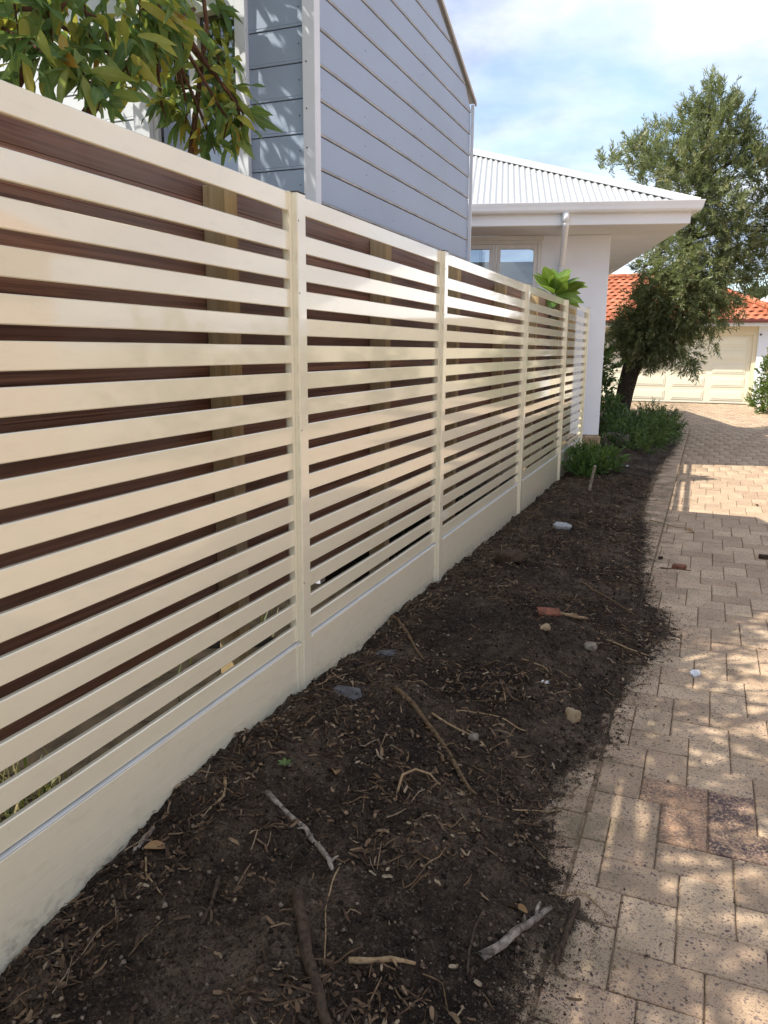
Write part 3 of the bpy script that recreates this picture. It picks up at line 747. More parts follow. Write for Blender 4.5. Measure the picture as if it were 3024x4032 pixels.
# corrugated roof
TP = math.tan(R(24.5)); RU, RN, RZ = OV + 0.05, OV + 0.05, G + 1.715
us = np.arange(-6.5, RU - 0.03, 0.0760 / 8)
top = 3.4
vv, ff = [], []
for i, u in enumerate(us):
    tm = min(RU - u, top); wv = 0.0125 * math.cos(2 * math.pi * u / 0.076)
    for t_ in (0.0, tm * 0.5, tm): vv.append(W(u, RN - t_, RZ + TP * t_ + wv))
    if i:
        a = (i - 1) * 3; ff += [(a, a + 3, a + 4, a + 1), (a + 1, a + 4, a + 5, a + 2)]
rf = mesh_obj('roof', vv, ff, M['roof_metal'], wh, smooth=True, fix=False)
vv, ff = [], []
ns = np.arange(-9, RN - 0.03, 0.076 / 4)
for i, n in enumerate(ns):
    tm = min(RN - n, top); wv = 0.0125 * math.cos(2 * math.pi * n / 0.076)
    for t_ in (0.0, tm): vv.append(W(RU - t_, n, RZ + TP * t_ + wv))
    if i: a = (i - 1) * 2; ff.append((a, a + 1, a + 3, a + 2))
mesh_obj('roof', vv, ff, M['roof_metal'], wh, smooth=True, fix=False)
def hp(t_, du, dn, dz): return W(RU - t_ + du, RN - t_ + dn, RZ + TP * t_ + dz)
hc = []
for t_ in (-0.03, top):
    hc.append([hp(t_, -0.165, 0.0, 0.0 + 0.020), hp(t_, -0.165, 0.0, 0.030), hp(t_, -0.02, 0.0, 0.048), hp(t_, 0.0, 0.0, 0.068), hp(t_, 0, -0.02, 0.048), hp(t_, 0.0, -0.165, 0.030), hp(t_, 0, -0.165, 0.020), hp(t_, 0, 0, 0.03)])
MB().sweep(hc[0], hc).build('hip_cap', M['roof_metal'], rf)
for k_ in range(26):
    u = -1.7 + 0.076 * (k_ * 3 // 2); t_ = random.choice((0.35, 0.35, 1.15))
    if t_ < RU - u - 0.25: MB().tube([W(u, RN - t_, RZ + TP * t_ + 0.008), W(u, RN - t_ + 0.004, RZ + TP * t_ + 0.020)], 0.007, 6).build('roof_screw', M['frame'], rf)

# ------------------------------------------------------------------ cream house with orange tiled roof and garage door
gh = thing('garage_house', (1.0, 25.5, 0), 'cream house with orange terracotta tile roof and wide panelled garage door', 'house')
YW = 24.62; dX0, dX1, dZ1 = -1.58, 2.77, G + 0.484
gw = MB().box(dX1, 4.6, YW, YW + 0.2, -0.1, G + 0.80).box(-6, dX0, YW, YW + 0.2, -0.1, G + 0.80).box(dX0, dX1, YW + 0.001, YW + 0.2, dZ1, G + 0.80).box(4.4, 4.6, YW + 0.201, YW + 7, -0.1, G + 0.8)
gw.build('wall', M['cream_wall'], gh)
MB().box(2.89, 3.15, YW - 0.07, YW - 0.002, -0.1, G + 0.795, 0.006).build('pier', M['white_wall'], gh)
for zz in (0.34, 0.70, 1.06, 1.42, 1.78):
    MB().box(2.885, 3.155, YW - 0.066, YW - 0.003, zz, zz + 0.004).build('pier_joint', M['cream_wall'], gh)
gd = MB().box(dX0 + 0.005, dX1 - 0.005, YW + 0.10, YW + 0.13, 0.012, dZ1 - 0.004).build('garage_door', M['garage_door'], gh)
for r_ in range(5):
    zc = G - 1.379 + r_ * 0.385
    for c_ in range(4):
        x0 = 1.758 - c_ * 1.072
        vs, fs = chamfer_box(x0, x0 + 0.892, YW + 0.088, YW + 0.1002, zc, zc + 0.268, 0.010)
        MB().add(vs, fs).build('door_panel', M['garage_door'], gd)
        MB().box(x0 + 0.045, x0 + 0.847, YW + 0.080, YW + 0.0885, zc + 0.045, zc + 0.223, 0.006).build('door_panel', M['garage_door'], gd)
    if r_: MB().box(dX0 + 0.006, dX1 - 0.006, YW + 0.0975, YW + 0.1003, zc - 0.060, zc - 0.054).build('section_joint', M['cream_wall'], gd)
MB().box(2.925, 2.965, YW - 0.13, YW - 0.0705, G + 0.46, G + 0.51, 0.006).build('wall_camera', M['cap'], gh)  # small black camera box on the pier front
YE = 24.28; gz0 = G + 0.88
MB().box(-6, 3.72, YE + 0.02, YW - 0.001, G + 0.795, G + 0.802).build('soffit', M['soffit'], gh)
MB().box(-6, 3.74, YE - 0.005, YE + 0.02, G + 0.71, G + 0.81, 0.003).build('fascia', M['white_metal'], gh)
MB().box(-6, 3.80, YE - 0.11, YE - 0.0055, G + 0.805, G + 0.885, 0.02).build('gutter', M['red_gutter'], gh)
TPG = math.tan(R(25)); TW, TLn = 0.235, 0.275; cosg = math.cos(R(25))
prof_n = 7
tv, tff = [], []
for i in range(prof_n):
    s_ = i / (prof_n - 1); x = s_ * TW
    hgt = 0.022 * math.sin(math.pi * min(1, s_ / 0.62)) if s_ < 0.62 else -0.010 * math.sin(math.pi * (s_ - 0.62) / 0.38)
    for (d_, dz) in ((-0.012, 0.012), (-0.012, 0.030), (TLn + 0.03, 0.004)): tv.append((x, d_, hgt + dz))
for i in range(prof_n - 1):
    a = i * 3; tff += [(a, a + 3, a + 4, a + 1), (a + 1, a + 4, a + 5, a + 2)]
tme = bpy.data.meshes.new('roof_tile'); tme.from_pydata(tv, [], tff); tme.materials.append(M['tile'])
groof = mesh_obj('roof', [(-6, YE - 0.04, gz0 - 0.01), (3.78, YE - 0.04, gz0 - 0.01), (0.62, 27.44, gz0 - 0.01 + TPG * 3.2), (-6, 27.44, gz0 - 0.01 + TPG * 3.2), (3.78, 31, gz0 - 0.01), (0.62, 30.6, gz0 + TPG * 3.2)], [(0, 1, 2, 3), (1, 4, 5, 2)], M['tile'], gh)
ntile = 0
for r_ in range(int(3.2 / cosg / TLn) + 1):
    run = r_ * TLn * cosg
    x = 3.78 - run - TW
    xx = math.floor(x / TW) * TW + (TW / 2 if r_ % 2 else 0)
    while xx > -1.75 and ntile < 300:
        if xx + TW <= 3.80 - run:
            inst('roof_tile', tme, (xx, YE - 0.03 + run, gz0 + TPG * run + random.uniform(0, 0.004)), groof, (R(25), 0, random.gauss(0, 0.008))); ntile += 1
        xx -= TW
for k_ in range(13):
    t0 = k_ * 0.245; 
    a = Vector((3.80 - t0, YE - 0.04 + t0, gz0 + TPG * t0 + 0.055)); b = Vector((3.80 - t0 - 0.27, YE - 0.04 + t0 + 0.27, gz0 + TPG * (t0 + 0.27) + 0.045))
    MB().tube([a, b], [0.105, 0.09], 10).build('ridge_tile', M['tile'], groof)
for k_ in range(16):
    MB().tube([(0.75 - k_ * 0.36, 27.44, gz0 + TPG * 3.2 + 0.03), (0.75 - k_ * 0.36 - 0.385, 27.44, gz0 + TPG * 3.2 + 0.022)], [0.10, 0.088], 10).build('ridge_tile', M['tile'], groof)

# houses farther back
def far_house(name, x0, x1, y0, y1, ze, zr, label):
    t = thing(name, ((x0 + x1) / 2, y0, 0), label, 'house')
    MB().box(x0 + .5, x1 - .5, y0 + .5, y1 - .5, -0.1, ze - 0.002).build('wall', M['cream_wall'], t)
    ym = (y0 + y1) / 2; dx = min((y1 - y0) / 2, (x1 - x0) / 2 - 0.2)
    MB().add([(x0, y0, ze), (x1, y0, ze), (x1, y1, ze), (x0, y1, ze), (x0 + dx, ym, zr), (x1 - dx, ym, zr)], [(0, 1, 5, 4), (1, 2, 5), (2, 3, 4, 5), (3, 0, 4), (0, 3, 2, 1)]).build('roof', M['white_metal'], t)
far_house('white_roofed_house', 2.6, 18.0, 36, 46, G + 1.5, G + 4.9, 'white metal roof rising behind the right end of the orange tiles')
far_house('white_roofed_house', -8.0, 3.0, 36, 44, G + 1.6, G + 3.72, 'low white metal roof peeking over the orange ridge by the eave')

# neighbour's house across the driveway (it shows as a reflection in the glossy slats)
nh = thing('brick_house', (9.5, 3.5, 0), 'pinkish brick house with tiled hip roof across the driveway', 'house')
nw = MB().box(7.0, 12.0, -1.0, 8.6, -0.1, 2.75); nw.build('wall', M['pink_brick'], nh)
MB().add([(6.5, -1.5, 2.752), (12.5, -1.5, 2.752), (12.5, 9.1, 2.752), (6.5, 9.1, 2.752), (9.5, 1.5, 4.4), (9.5, 6.1, 4.4)], [(0, 1, 4), (1, 2, 5, 4), (2, 3, 5), (3, 0, 4, 5), (0, 3, 2, 1)]).build('roof', M['tile'], nh)
for (a_, b_) in ((1.2, 2.9), (5.2, 6.9)):
    wf = MB().box(6.955, 6.998, a_ - 0.06, b_ + 0.06, 0.9, 2.26, 0.004).build('window', M['frame'], nh)
    MB().box(6.945, 6.953, a_, b_, 0.96, 2.2).build('pane', M['glass_dark'], wf)

# ------------------------------------------------------------------ foliage builders
def leaf_mesh(name, L, Wd, mat, seg=5, droop=0.25, fold=0.25, point=1.0, twist=0.0):
    V_, F_ = [], []
    for i in range(seg + 1):
        s_ = i / seg
        w_ = Wd * math.sin(math.pi * min(1, 0.06 + 0.94 * s_) ** point) * 0.5 + 0.0006
        if i == seg: w_ = 0.0005
        x = L * s_ * (1 - 0.12 * droop * s_); z = -droop * L * s_ * s_
        tw = twist * math.sin(s_ * 5)
        V_ += [(x, -w_, z + fold * w_ + tw * w_), (x, 0, z), (x, w_, z + fold * w_ - tw * w_)]
    for i in range(seg):
        a = i * 3; F_ += [(a, a + 3, a + 4, a + 1), (a + 1, a + 4, a + 5, a + 2)]
    me = bpy.data.meshes.new(name); me.from_pydata(V_, [], F_); me.materials.append(mat); me.polygons.foreach_set('use_smooth', [True] * len(F_))
    ra = me.attributes.new('rib', 'FLOAT', 'POINT'); ra.data.foreach_set('value', np.array([0.0, 1.0, 0.0] * (seg + 1), dtype=np.float32))
    return me
def mesh_np(me):
    V_ = np.zeros(len(me.vertices) * 3); me.vertices.foreach_get('co', V_); F_ = np.array([tuple(p.vertices) for p in me.polygons]); return V_.reshape(-1, 3), F_
def rotmats(d, roll):
    """rotation matrices (n,3,3) taking +x to directions d"""
    d = d / np.linalg.norm(d, axis=1, keepdims=True)
    upv = np.tile(np.array([0.0, 0.0, 1.0]), (len(d), 1)); upv[np.abs(d[:, 2]) > 0.97] = (1, 0, 0)
    s_ = np.cross(upv, d); s_ /= np.linalg.norm(s_, axis=1, keepdims=True); n = np.cross(d, s_)
    c, q_ = np.cos(roll)[:, None], np.sin(roll)[:, None]
    s2 = c * s_ + q_ * n; n2 = -q_ * s_ + c * n
    return np.stack([d, s2, n2], 2)
def scatter(V0, F0, pos, dirs, roll, scale, tint):
    Rm = rotmats(dirs, roll)
    Vv = np.einsum('nij,kj->nki', Rm, V0) * scale[:, None, None] + pos[:, None, :]
    n, k = len(pos), len(V0)
    Ff = (F0[None] + (np.arange(n) * k)[:, None, None]).reshape(-1, F0.shape[1])
    return Vv.reshape(-1, 3), Ff, np.repeat(tint, k)

# ------------------------------------------------------------------ peach tree over the fence
pt = thing('peach_tree', (-0.95, 2.25, 0.1), 'leafy fruit tree with yellowing long leaves hanging over the fence top', 'tree')
PB = lambda pts, rs: MB().tube(pts, rs, 9).build('branch', M['peach_bark'], pt, smooth=True)
MB().tube([(-0.98, 2.28, 0.05), (-0.97, 2.26, 0.8), (-0.98, 2.22, 1.4), (-0.96, 2.15, 2.0), (-0.9, 2.0, 2.6), (-0.8, 1.7, 3.3)], [0.075, 0.065, 0.058, 0.05, 0.04, 0.02], 12).build('trunk', M['trunk'], pt, smooth=True)
PCL = [(-0.62,2.00,2.46,0.12),(-0.58,2.10,2.42,0.12),(-0.53,2.20,2.52,0.12),(-0.49,1.90,2.29,0.08),(-0.48,2.00,2.28,0.08),(-0.53,2.30,2.46,0.12),(-0.54,2.50,2.60,0.14),(-0.46,2.10,2.27,0.06),(-0.48,2.20,2.26,0.05),(-0.54,2.40,2.40,0.07),(-0.53,2.60,2.61,0.12),(-0.55,2.70,2.69,0.05),(-0.54,2.50,2.49,0.06),(-0.49,2.90,2.58,0.07),(-0.61,2.80,2.47,0.07),(-0.57,2.80,2.36,0.08),(-0.50,2.90,2.48,0.08),(-0.44,2.95,2.42,0.07),(-0.51,2.85,2.28,0.07),(-0.45,2.90,2.33,0.07),(-0.41,2.95,2.38,0.05),(-0.62,2.70,2.37,0.04)]
CANOPY = []
for _ in range(58):   # the rest of the crown, above and beside the part in view
    CANOPY.append((random.uniform(-1.5, -0.35), random.uniform(0.2, 2.9), random.uniform(2.75, 3.75), random.uniform(0.12, 0.22)))
for _ in range(26):   # boughs reaching the house front
    CANOPY.append((random.uniform(-1.75, -0.75), random.uniform(2.6, 3.35), random.uniform(3.0, 4.2), random.uniform(0.15, 0.24)))
lp, ld, lsz = [], [], []
twigs = MB()
for ci, (x, y, z, r_) in enumerate(PCL + CANOPY):
    n = int((570 if ci < len(PCL) else 360) * r_ ** 1.5) + 6
    hub = Vector((x, y, z + r_ * 0.6))
    for _ in range(n):
        v = Vector((random.gauss(0, 1), random.gauss(0, 1), random.gauss(0, 1))).normalized() * (r_ * random.random() ** 0.4)
        p = (x + v.x, y + v.y * 1.1, z + v.z + 0.03)
        hd = Vector((random.gauss(0, 0.7) + v.x * 4, random.gauss(0, 0.7) + v.y * 4, -random.uniform(0.1, 1.4)))
        if random.random() < 0.25: hd.z *= 0.15
        lp.append(p); ld.append(tuple(hd)); lsz.append(random.uniform(0.75, 1.2) * (1.0 if ci < len(PCL) else 1.15))
    src = Vector((-0.93, 2.1, min(z + 0.15, 2.9))) if y < 2.6 else Vector((-0.62, 2.55, 2.75))
    md = (src + hub) / 2 + Vector((random.uniform(-.05, .05), random.uniform(-.05, .05), 0.07))
    twigs.tube([src, md, hub, Vector((x + random.uniform(-.03, .03), y, z - r_ * 0.6))], [0.010, 0.008, 0.005, 0.002], 6)
twigs.build('twigs', M['peach_bark'], pt, smooth=True)
PB([(-0.96, 2.2, 1.75), (-0.85, 2.3, 2.05), (-0.72, 2.45, 2.35), (-0.58, 2.62, 2.6), (-0.52, 2.8, 2.75)], [0.035, 0.028, 0.022, 0.014, 0.008])
PB([(-0.60, 2.78, 1.9), (-0.585, 2.80, 2.15), (-0.56, 2.84, 2.40), (-0.52, 2.88, 2.72), (-0.5, 2.8, 3.0)], [0.014, 0.013, 0.011, 0.009, 0.006])
PB([(-0.96, 2.16, 2.0), (-0.85, 2.12, 2.22), (-0.66, 2.12, 2.42), (-0.55, 2.15, 2.55)], [0.03, 0.024, 0.016, 0.008])
PB([(-0.52, 2.86, 2.6), (-0.47, 2.91, 2.5), (-0.43, 2.95, 2.42), (-0.41, 2.97, 2.3)], [0.007, 0.006, 0.005, 0.003])
lme = [leaf_mesh('leaf', 0.125, 0.031, M['peach_leaf'], 7, dr, 0.35, 0.9, tw) for dr, tw in ((0.15, 0.1), (0.35, 0.4), (0.55, 0.2), (0.05, 0.6))]
lp, ld, lsz = np.array(lp), np.array(ld), np.array(lsz)
pp = proj(lp); sc_ = np.where((pp[:, 0] > -20) & (pp[:, 0] < 3024) & (pp[:, 1] > -60) & (pp[:, 1] < 900), lsz / pp[:, 2], 0)
ordl = np.argsort(-sc_); near = ordl[:300]; rest = ordl[300:]
Rm = rotmats(ld[near], rng.uniform(-1.2, 1.2, len(near)))
for j, idx in enumerate(near):
    mt = Matrix([list(Rm[j][k_]) for k_ in range(3)])
    inst('leaf', lme[j % 4], lp[idx], pt, mt.to_euler(), (lsz[idx],) * 3)
V0, F0 = mesh_np(lme[1])
V_, F_, T_ = scatter(V0, F0, lp[rest], ld[rest], rng.uniform(-1.2, 1.2, len(rest)), lsz[rest], rng.random(len(rest)))
stuff(np_obj('foliage', V_, F_, M['peach_leaf'], pt, tint=T_, smooth=True))

# ------------------------------------------------------------------ bottlebrush tree by the white house
bt = thing('bottlebrush_tree', (0.0, 15.5, 0), 'tall fine leaved evergreen tree with leaning dark trunk beside the driveway', 'tree')
CLUMPS = [(1.21,15.40,5.87,0.11),(1.34,15.40,5.57,0.31),(1.08,15.60,5.44,0.28),(1.53,15.20,5.23,0.27),(0.83,15.50,5.21,0.28),(1.24,15.10,4.93,0.36),(1.64,15.50,4.89,0.33),(0.26,15.70,5.12,0.29),(0.03,15.50,4.87,0.29),(-0.44,15.60,4.86,0.18),(0.53,15.20,4.74,0.32),(0.93,15.00,4.53,0.40),(1.45,15.20,4.46,0.40),(0.37,15.80,4.58,0.35),(2.11,15.70,4.75,0.24),(2.20,15.60,4.42,0.26),(1.14,15.10,4.10,0.41),(1.61,15.00,3.89,0.36),(2.13,15.70,3.84,0.24),(2.25,15.90,4.14,0.23),(0.86,15.40,3.51,0.23),(0.46,15.60,3.06,0.31),(0.92,15.10,2.92,0.37),(1.43,15.20,2.92,0.37),(1.83,15.60,2.94,0.31),(2.24,15.80,3.06,0.30),(2.30,15.70,2.73,0.18),(0.66,15.20,2.62,0.38),(1.19,15.00,2.57,0.43),(1.64,15.30,2.58,0.35),(0.32,15.50,2.43,0.23),(0.57,15.40,2.26,0.39),(1.01,15.10,2.26,0.37),(1.40,15.20,2.24,0.33),(1.74,15.40,2.32,0.22),(0.31,15.50,2.03,0.39),(0.75,15.40,1.95,0.41),(1.14,15.30,1.94,0.30),(1.51,15.30,1.98,0.22),(0.07,15.70,1.80,0.32),(0.45,15.50,1.67,0.39),(0.85,15.40,1.63,0.35),(-0.05,15.70,1.55,0.18),(1.13,15.20,1.44,0.22),(1.24,15.20,1.24,0.14),(0.50,15.3,1.52,0.30),(0.22,15.4,1.55,0.26),
          (2.7,15.6,4.3,0.35),(2.65,15.7,3.6,0.35),(1.5,15.9,4.0,0.4),(0.9,16.0,3.3,0.4),(1.4,16.1,2.8,0.4),(1.1,15.9,4.9,0.35),(2.0,16.0,3.3,0.35),(1.3,15.3,3.4,0.42),(2.3,15.6,4.9,0.22),(2.45,15.6,3.5,0.3),(1.66,15.3,5.45,0.2),(1.0,15.5,5.6,0.18),(1.78,15.4,5.12,0.24),(1.9,15.3,4.6,0.28),(1.8,15.2,3.4,0.34)]
MB().tube([(-0.02, 15.5, -0.05), (0.10, 15.5, 0.35), (0.16, 15.5, 0.7), (0.24, 15.5, 1.05), (0.38, 15.5, 1.35), (0.62, 15.45, 1.8), (0.85, 15.4, 2.5), (1.05, 15.35, 3.4), (1.2, 15.4, 4.4), (1.25, 15.4, 5.5)], [0.17, 0.15, 0.135, 0.125, 0.10, 0.085, 0.075, 0.06, 0.04, 0.012], 12).build('trunk', M['trunk'], bt, smooth=True)
MB().tube([(0.02, 15.52, 0.3), (0.08, 15.55, 0.9), (0.16, 15.6, 1.4), (0.25, 15.7, 2.1), (0.3, 15.7, 3.0)], [0.10, 0.08, 0.07, 0.05, 0.02], 10).build('trunk', M['trunk'], bt, smooth=True)
MB().tube([(0.30, 15.5, 1.1), (0.5, 15.4, 1.33), (0.68, 15.3, 1.42), (0.9, 15.2, 1.7)], [0.06, 0.05, 0.04, 0.02], 8).build('branch', M['trunk'], bt, smooth=True)
tpts = [Vector((0.62, 15.45, 1.8)), Vector((0.85, 15.4, 2.5)), Vector((1.05, 15.35, 3.4)), Vector((1.2, 15.4, 4.4)), Vector((0.3, 15.7, 3.0))]
for k_, (x, y, z, r_) in enumerate(CLUMPS):
    if k_ % 2: continue
    c_ = Vector((x, y, z)); s_ = min(tpts, key=lambda q_: (q_ - c_).length + (0.6 if q_.z > z else 0))
    MB().tube([s_, (s_ + c_) / 2 + Vector((0, 0, 0.12)), c_], [0.028, 0.02, 0.006], 6).build('branch', M['trunk'], bt, smooth=True)
leafq = np.array([(0, 0, 0), (0.45, 0.5, 0.06), (1.0, 0, -0.04), (0.45, -0.5, 0.06)]); leafF = np.array([(0, 1, 2, 3)])
def sprig_cloud(clumps, dens, length, nleaf, ll, lw, droop_fn, spread=0.6, shell=0.45):
    P, D, S, T = [], [], [], []
    for (x, y, z, r_) in clumps:
        n = max(5, int(dens * r_ ** 2)); ctr = np.array([x, y, z])
        base_t = random.random() * 0.35
        for _ in range(n):
            v = rng.normal(size=3); v /= np.linalg.norm(v)
            rad = r_ * (shell + (1 - shell) * rng.random() ** 0.6)
            p0 = ctr + v * rad * np.array([1, 1, 1.05])
            d = v * spread + droop_fn(z, v) + rng.normal(size=3) * 0.22; d /= np.linalg.norm(d)
            L_ = length * rng.uniform(0.6, 1.3); t0 = base_t + rng.random() * 0.5
            if rng.random() < 0.06: t0 = 0.95
            for j in range(nleaf):
                f_ = (j + rng.random()) / nleaf
                a = rng.normal(size=3); a -= d * (a @ d); a /= np.linalg.norm(a)
                P.append(p0 + d * L_ * (f_ - 0.25)); D.append(d * 0.85 + a * 0.75); S.append(ll * rng.uniform(0.7, 1.25)); T.append((t0 + 0.12 * f_ + rng.random() * 0.06) % 1.0)
    V1 = leafq * np.array([1, lw / ll, lw / ll])
    return scatter(V1, leafF, np.array(P), np.array(D), rng.uniform(-3.1, 3.1, len(P)), np.array(S), np.array(T))
V_, F_, T_ = sprig_cloud(CLUMPS, 660, 0.25, 26, 0.09, 0.017, lambda z, v: np.array([0, 0, 0.75 if z > 4.3 else (0.25 if z > 3 else -0.35)]), 0.75, 0.35)
stuff(np_obj('crown', V_, F_, M['bottlebrush'], bt, tint=T_))
LOW = [c_ for c_ in CLUMPS if c_[2] < 2.7 and c_[0] < 0.9] + [(0.15, 15.3, 1.75, 0.3), (0.4, 15.2, 1.9, 0.32), (0.7, 15.2, 1.55, 0.25), (0.2, 15.4, 2.2, 0.32), (0.95, 15.2, 1.75, 0.26)]
V_, F_, T_ = sprig_cloud(LOW, 250, 0.22, 24, 0.085, 0.017, lambda z, v: np.array([0, 0, -0.3]), 0.75, 0.2)
stuff(np_obj('crown', V_, F_, M['bottlebrush'], bt, tint=T_))
# a few leaders above the outline
sp_ = [(1.19, 15.4, 6.0, 0.04), (1.09, 15.5, 5.85, 0.04), (1.3, 15.4, 5.85, 0.05), (0.35, 15.6, 5.42, 0.06), (0.08, 15.6, 5.2, 0.06), (-0.6, 15.6, 4.8, 0.06), (0.78, 15.5, 5.5, 0.06), (1.62, 15.3, 5.55, 0.05), (1.85, 15.4, 5.0, 0.06), (1.58, 15.3, 1.75, 0.06), (1.66, 15.3, 1.6, 0.05), (1.35, 15.2, 1.15, 0.05), (2.05, 15.4, 2.2, 0.06), (1.9, 15.4, 2.1, 0.06), (-0.3, 15.7, 1.7, 0.07)]
V_, F_, T_ = sprig_cloud(sp_, 1600, 0.26, 20, 0.085, 0.015, lambda z, v: np.array([0, 0, 1.2 if z > 4.3 else -0.4]), 0.4, 0.2)
stuff(np_obj('crown', V_, F_, M['bottlebrush'], bt, tint=T_))

# ------------------------------------------------------------------ shrubs
def shrub(name, label, cat, clumps, mat, dens, length, nleaf, ll, lw, up_=0.5, spread=0.8, stems=True, group=None, shell=0.3):
    x = np.mean([c[0] for c in clumps]); y = np.mean([c[1] for c in clumps])
    t = thing(name, (x, y, 0), label, cat, group)
    V_, F_, T_ = sprig_cloud(clumps, dens, length, nleaf, ll, lw, lambda z, v: np.array([0, 0, up_]), spread, shell)
    V_[:, 2] = np.maximum(V_[:, 2], 0.004)
    stuff(np_obj('foliage', V_, F_, mat, t, tint=T_))
    if stems:
        s_ = MB()
        for (cx_, cy_, cz_, r_) in clumps: s_.tube([(x + (cx_ - x) * .4, y + (cy_ - y) * .4, 0.0), ((x + cx_) / 2, (y + cy_) / 2, cz_ * 0.5), (cx_, cy_, cz_)], [0.014, 0.01, 0.004], 5)
        s_.build('stems', M['trunk'], t)
    return t
shrub('ground_cover_shrub', 'low spreading green shrub spilling toward the paving under the tree', 'shrub', [(0.45, 12.1, 0.14, 0.24), (0.75, 12.5, 0.12, 0.24), (0.62, 13.0, 0.18, 0.27), (0.88, 13.4, 0.15, 0.25), (0.40, 12.7, 0.2, 0.26), (0.70, 11.75, 0.08, 0.17)], M['shrub'], 1700, 0.2, 18, 0.06, 0.015)
shrub('ground_cover_shrub', 'dark needle leaved shrub around the foot of the leaning trunk', 'shrub', [(0.65, 14.1, 0.16, 0.26), (0.35, 14.6, 0.16, 0.25), (0.95, 14.5, 0.14, 0.22), (0.62, 15.3, 0.22, 0.26), (0.85, 15.2, 0.18, 0.22), (0.05, 14.9, 0.18, 0.26), (1.0, 15.0, 0.14, 0.18)], M['shrub'], 1200, 0.22, 18, 0.065, 0.016)
shrub('broadleaf_shrub', 'dark broad leaved shrub between the white wall corner and the trunk', 'shrub', [(-0.22, 14.4, 1.15, 0.28), (-0.26, 14.3, 0.75, 0.32), (-0.32, 14.5, 1.4, 0.22), (-0.05, 13.9, 0.42, 0.30), (-0.5, 14.4, 1.0, 0.3), (0.05, 13.3, 0.38, 0.26)], M['shrub'], 700, 0.2, 10, 0.09, 0.035)
# right-hand creeper hedge and garden beyond the paving (seen in the glossy slats too)
hd = shrub('hedge', 'sunlit leafy hedge with small white blossoms beside the garage pier', 'hedge', [(3.05, 21.2, 0.35, 0.42), (3.1, 21.4, 0.9, 0.36), (3.2, 21.3, 1.35, 0.3), (3.4, 21.0, 0.6, 0.5), (3.45, 21.5, 1.2, 0.45), (3.9, 21.2, 0.8, 0.6), (3.0, 21.7, 0.3, 0.35), (3.4, 20.4, 0.5, 0.5)], M['hedge'], 900, 0.16, 14, 0.06, 0.03)
for k_ in range(46):
    a = random.uniform(0, 6.28); x, y, z = 2.72 + random.uniform(0, 0.3), 20.9 + random.uniform(-0.2, 0.35), random.uniform(0.1, 0.95)
    vs, fs = chamfer_box(-0.016, 0.016, -0.016, 0.016, -0.012, 0.012, 0.007)
    MB().add([(x + v[0], y + v[1], z + v[2]) for v in vs], fs).build('blossom', M['petal'], hd)
for k_, (x, y, lab) in enumerate(((4.9, 9.0, 'rounded garden shrub on the far side of the driveway near the white house'), (5.3, 13.0, 'large garden shrub across the driveway opposite the leaning tree'), (5.2, 17.2, 'bushy garden shrub across the driveway before the hedge'))):
    shrub('garden_shrub', lab, 'shrub', [(x, y, 0.5, 0.6), (x + 0.3, y + 0.7, 0.9, 0.6), (x + 0.5, y - 0.6, 0.8, 0.65), (x + 0.6, y, 1.4, 0.6), (x + 0.2, y + 0.1, 1.1, 0.5)], M['hedge'], 130, 0.3, 12, 0.11, 0.045)
# distant trees
for k_, (x, y, z, r_, lab) in enumerate(((6.5, 60, 4.0, 2.6, 'distant dark tree top above the white roof'), (-3, 64, 3.4, 2.2, 'distant tree top left of the far white roofs'), (14, 62, 4.2, 2.4, 'distant tree top right of the far white roofs'))):
    t = thing('distant_tree', (x, y, 0), lab, 'tree')
    cl = [(x + random.uniform(-r_, r_) * 0.7, y + random.uniform(-r_, r_) * 0.5, z + random.uniform(-r_, r_) * 0.45, r_ * random.uniform(0.35, 0.5)) for _ in range(14)]
    V_, F_, T_ = sprig_cloud(cl, 60, 0.7, 10, 0.35, 0.12, lambda z, v: np.array([0, 0, 0.5]))
    stuff(np_obj('crown', V_, F_, M['far_leaf'], t, tint=T_)); MB().tube([(x, y, -0.1), (x, y, z)], [0.25, 0.12], 8).build('trunk', M['trunk'], t)

# daisy plant against the last fence panel
dpx = shrub('daisy_plant', 'bright green leafy daisy clump at the foot of the last fence panel', 'plant', [(0.14, 9.15, 0.16, 0.17), (0.30, 9.05, 0.15, 0.18), (0.42, 9.25, 0.17, 0.19), (0.26, 9.35, 0.22, 0.18), (0.52, 9.5, 0.14, 0.16), (0.42, 9.6, 0.22, 0.15), (0.12, 9.4, 0.2, 0.16)], M['daisy_leaf'], 1900, 0.10, 9, 0.06, 0.016, 0.7, 0.7)
lf = leaf_mesh('leaf', 0.20, 0.055, M['daisy_leaf'], 5, 0.35, 0.3)
for k_ in range(7):
    a = -0.6 + k_ * 0.45; inst('leaf', lf, (0.52 + 0.03 * k_, 9.75 + random.uniform(-.08, .08), 0.16 + random.uniform(0, .06)), dpx, (0, -0.5, a))
fl = thing('daisy_flower', (0.66, 9.86, 0.0), 'single white daisy with dark centre on a thin stem above bare soil', 'flower')
MB().tube([(0.66, 9.88, 0.0), (0.665, 9.87, 0.05), (0.66, 9.85, 0.09)], 0.003, 6).build('stem', M['daisy_leaf'], fl)
pme = leaf_mesh('petal', 0.045, 0.020, M['petal'], 4, 0.1, 0.1, 0.8)
for k_ in range(9):
    inst('petal', pme, (0.66, 9.842, 0.098), fl, (R(62), 0, 0)); o = fl.children[-1]
    o.rotation_euler = (Matrix.Rotation(R(58), 3, 'X') @ Matrix.Rotation(k_ * 2 * math.pi / 9, 3, 'Z')).to_euler()
MB().tube([(0.66, 9.843, 0.098), (0.66, 9.832, 0.104)], 0.010, 10).build('flower_eye', M['flower_eye'], fl)

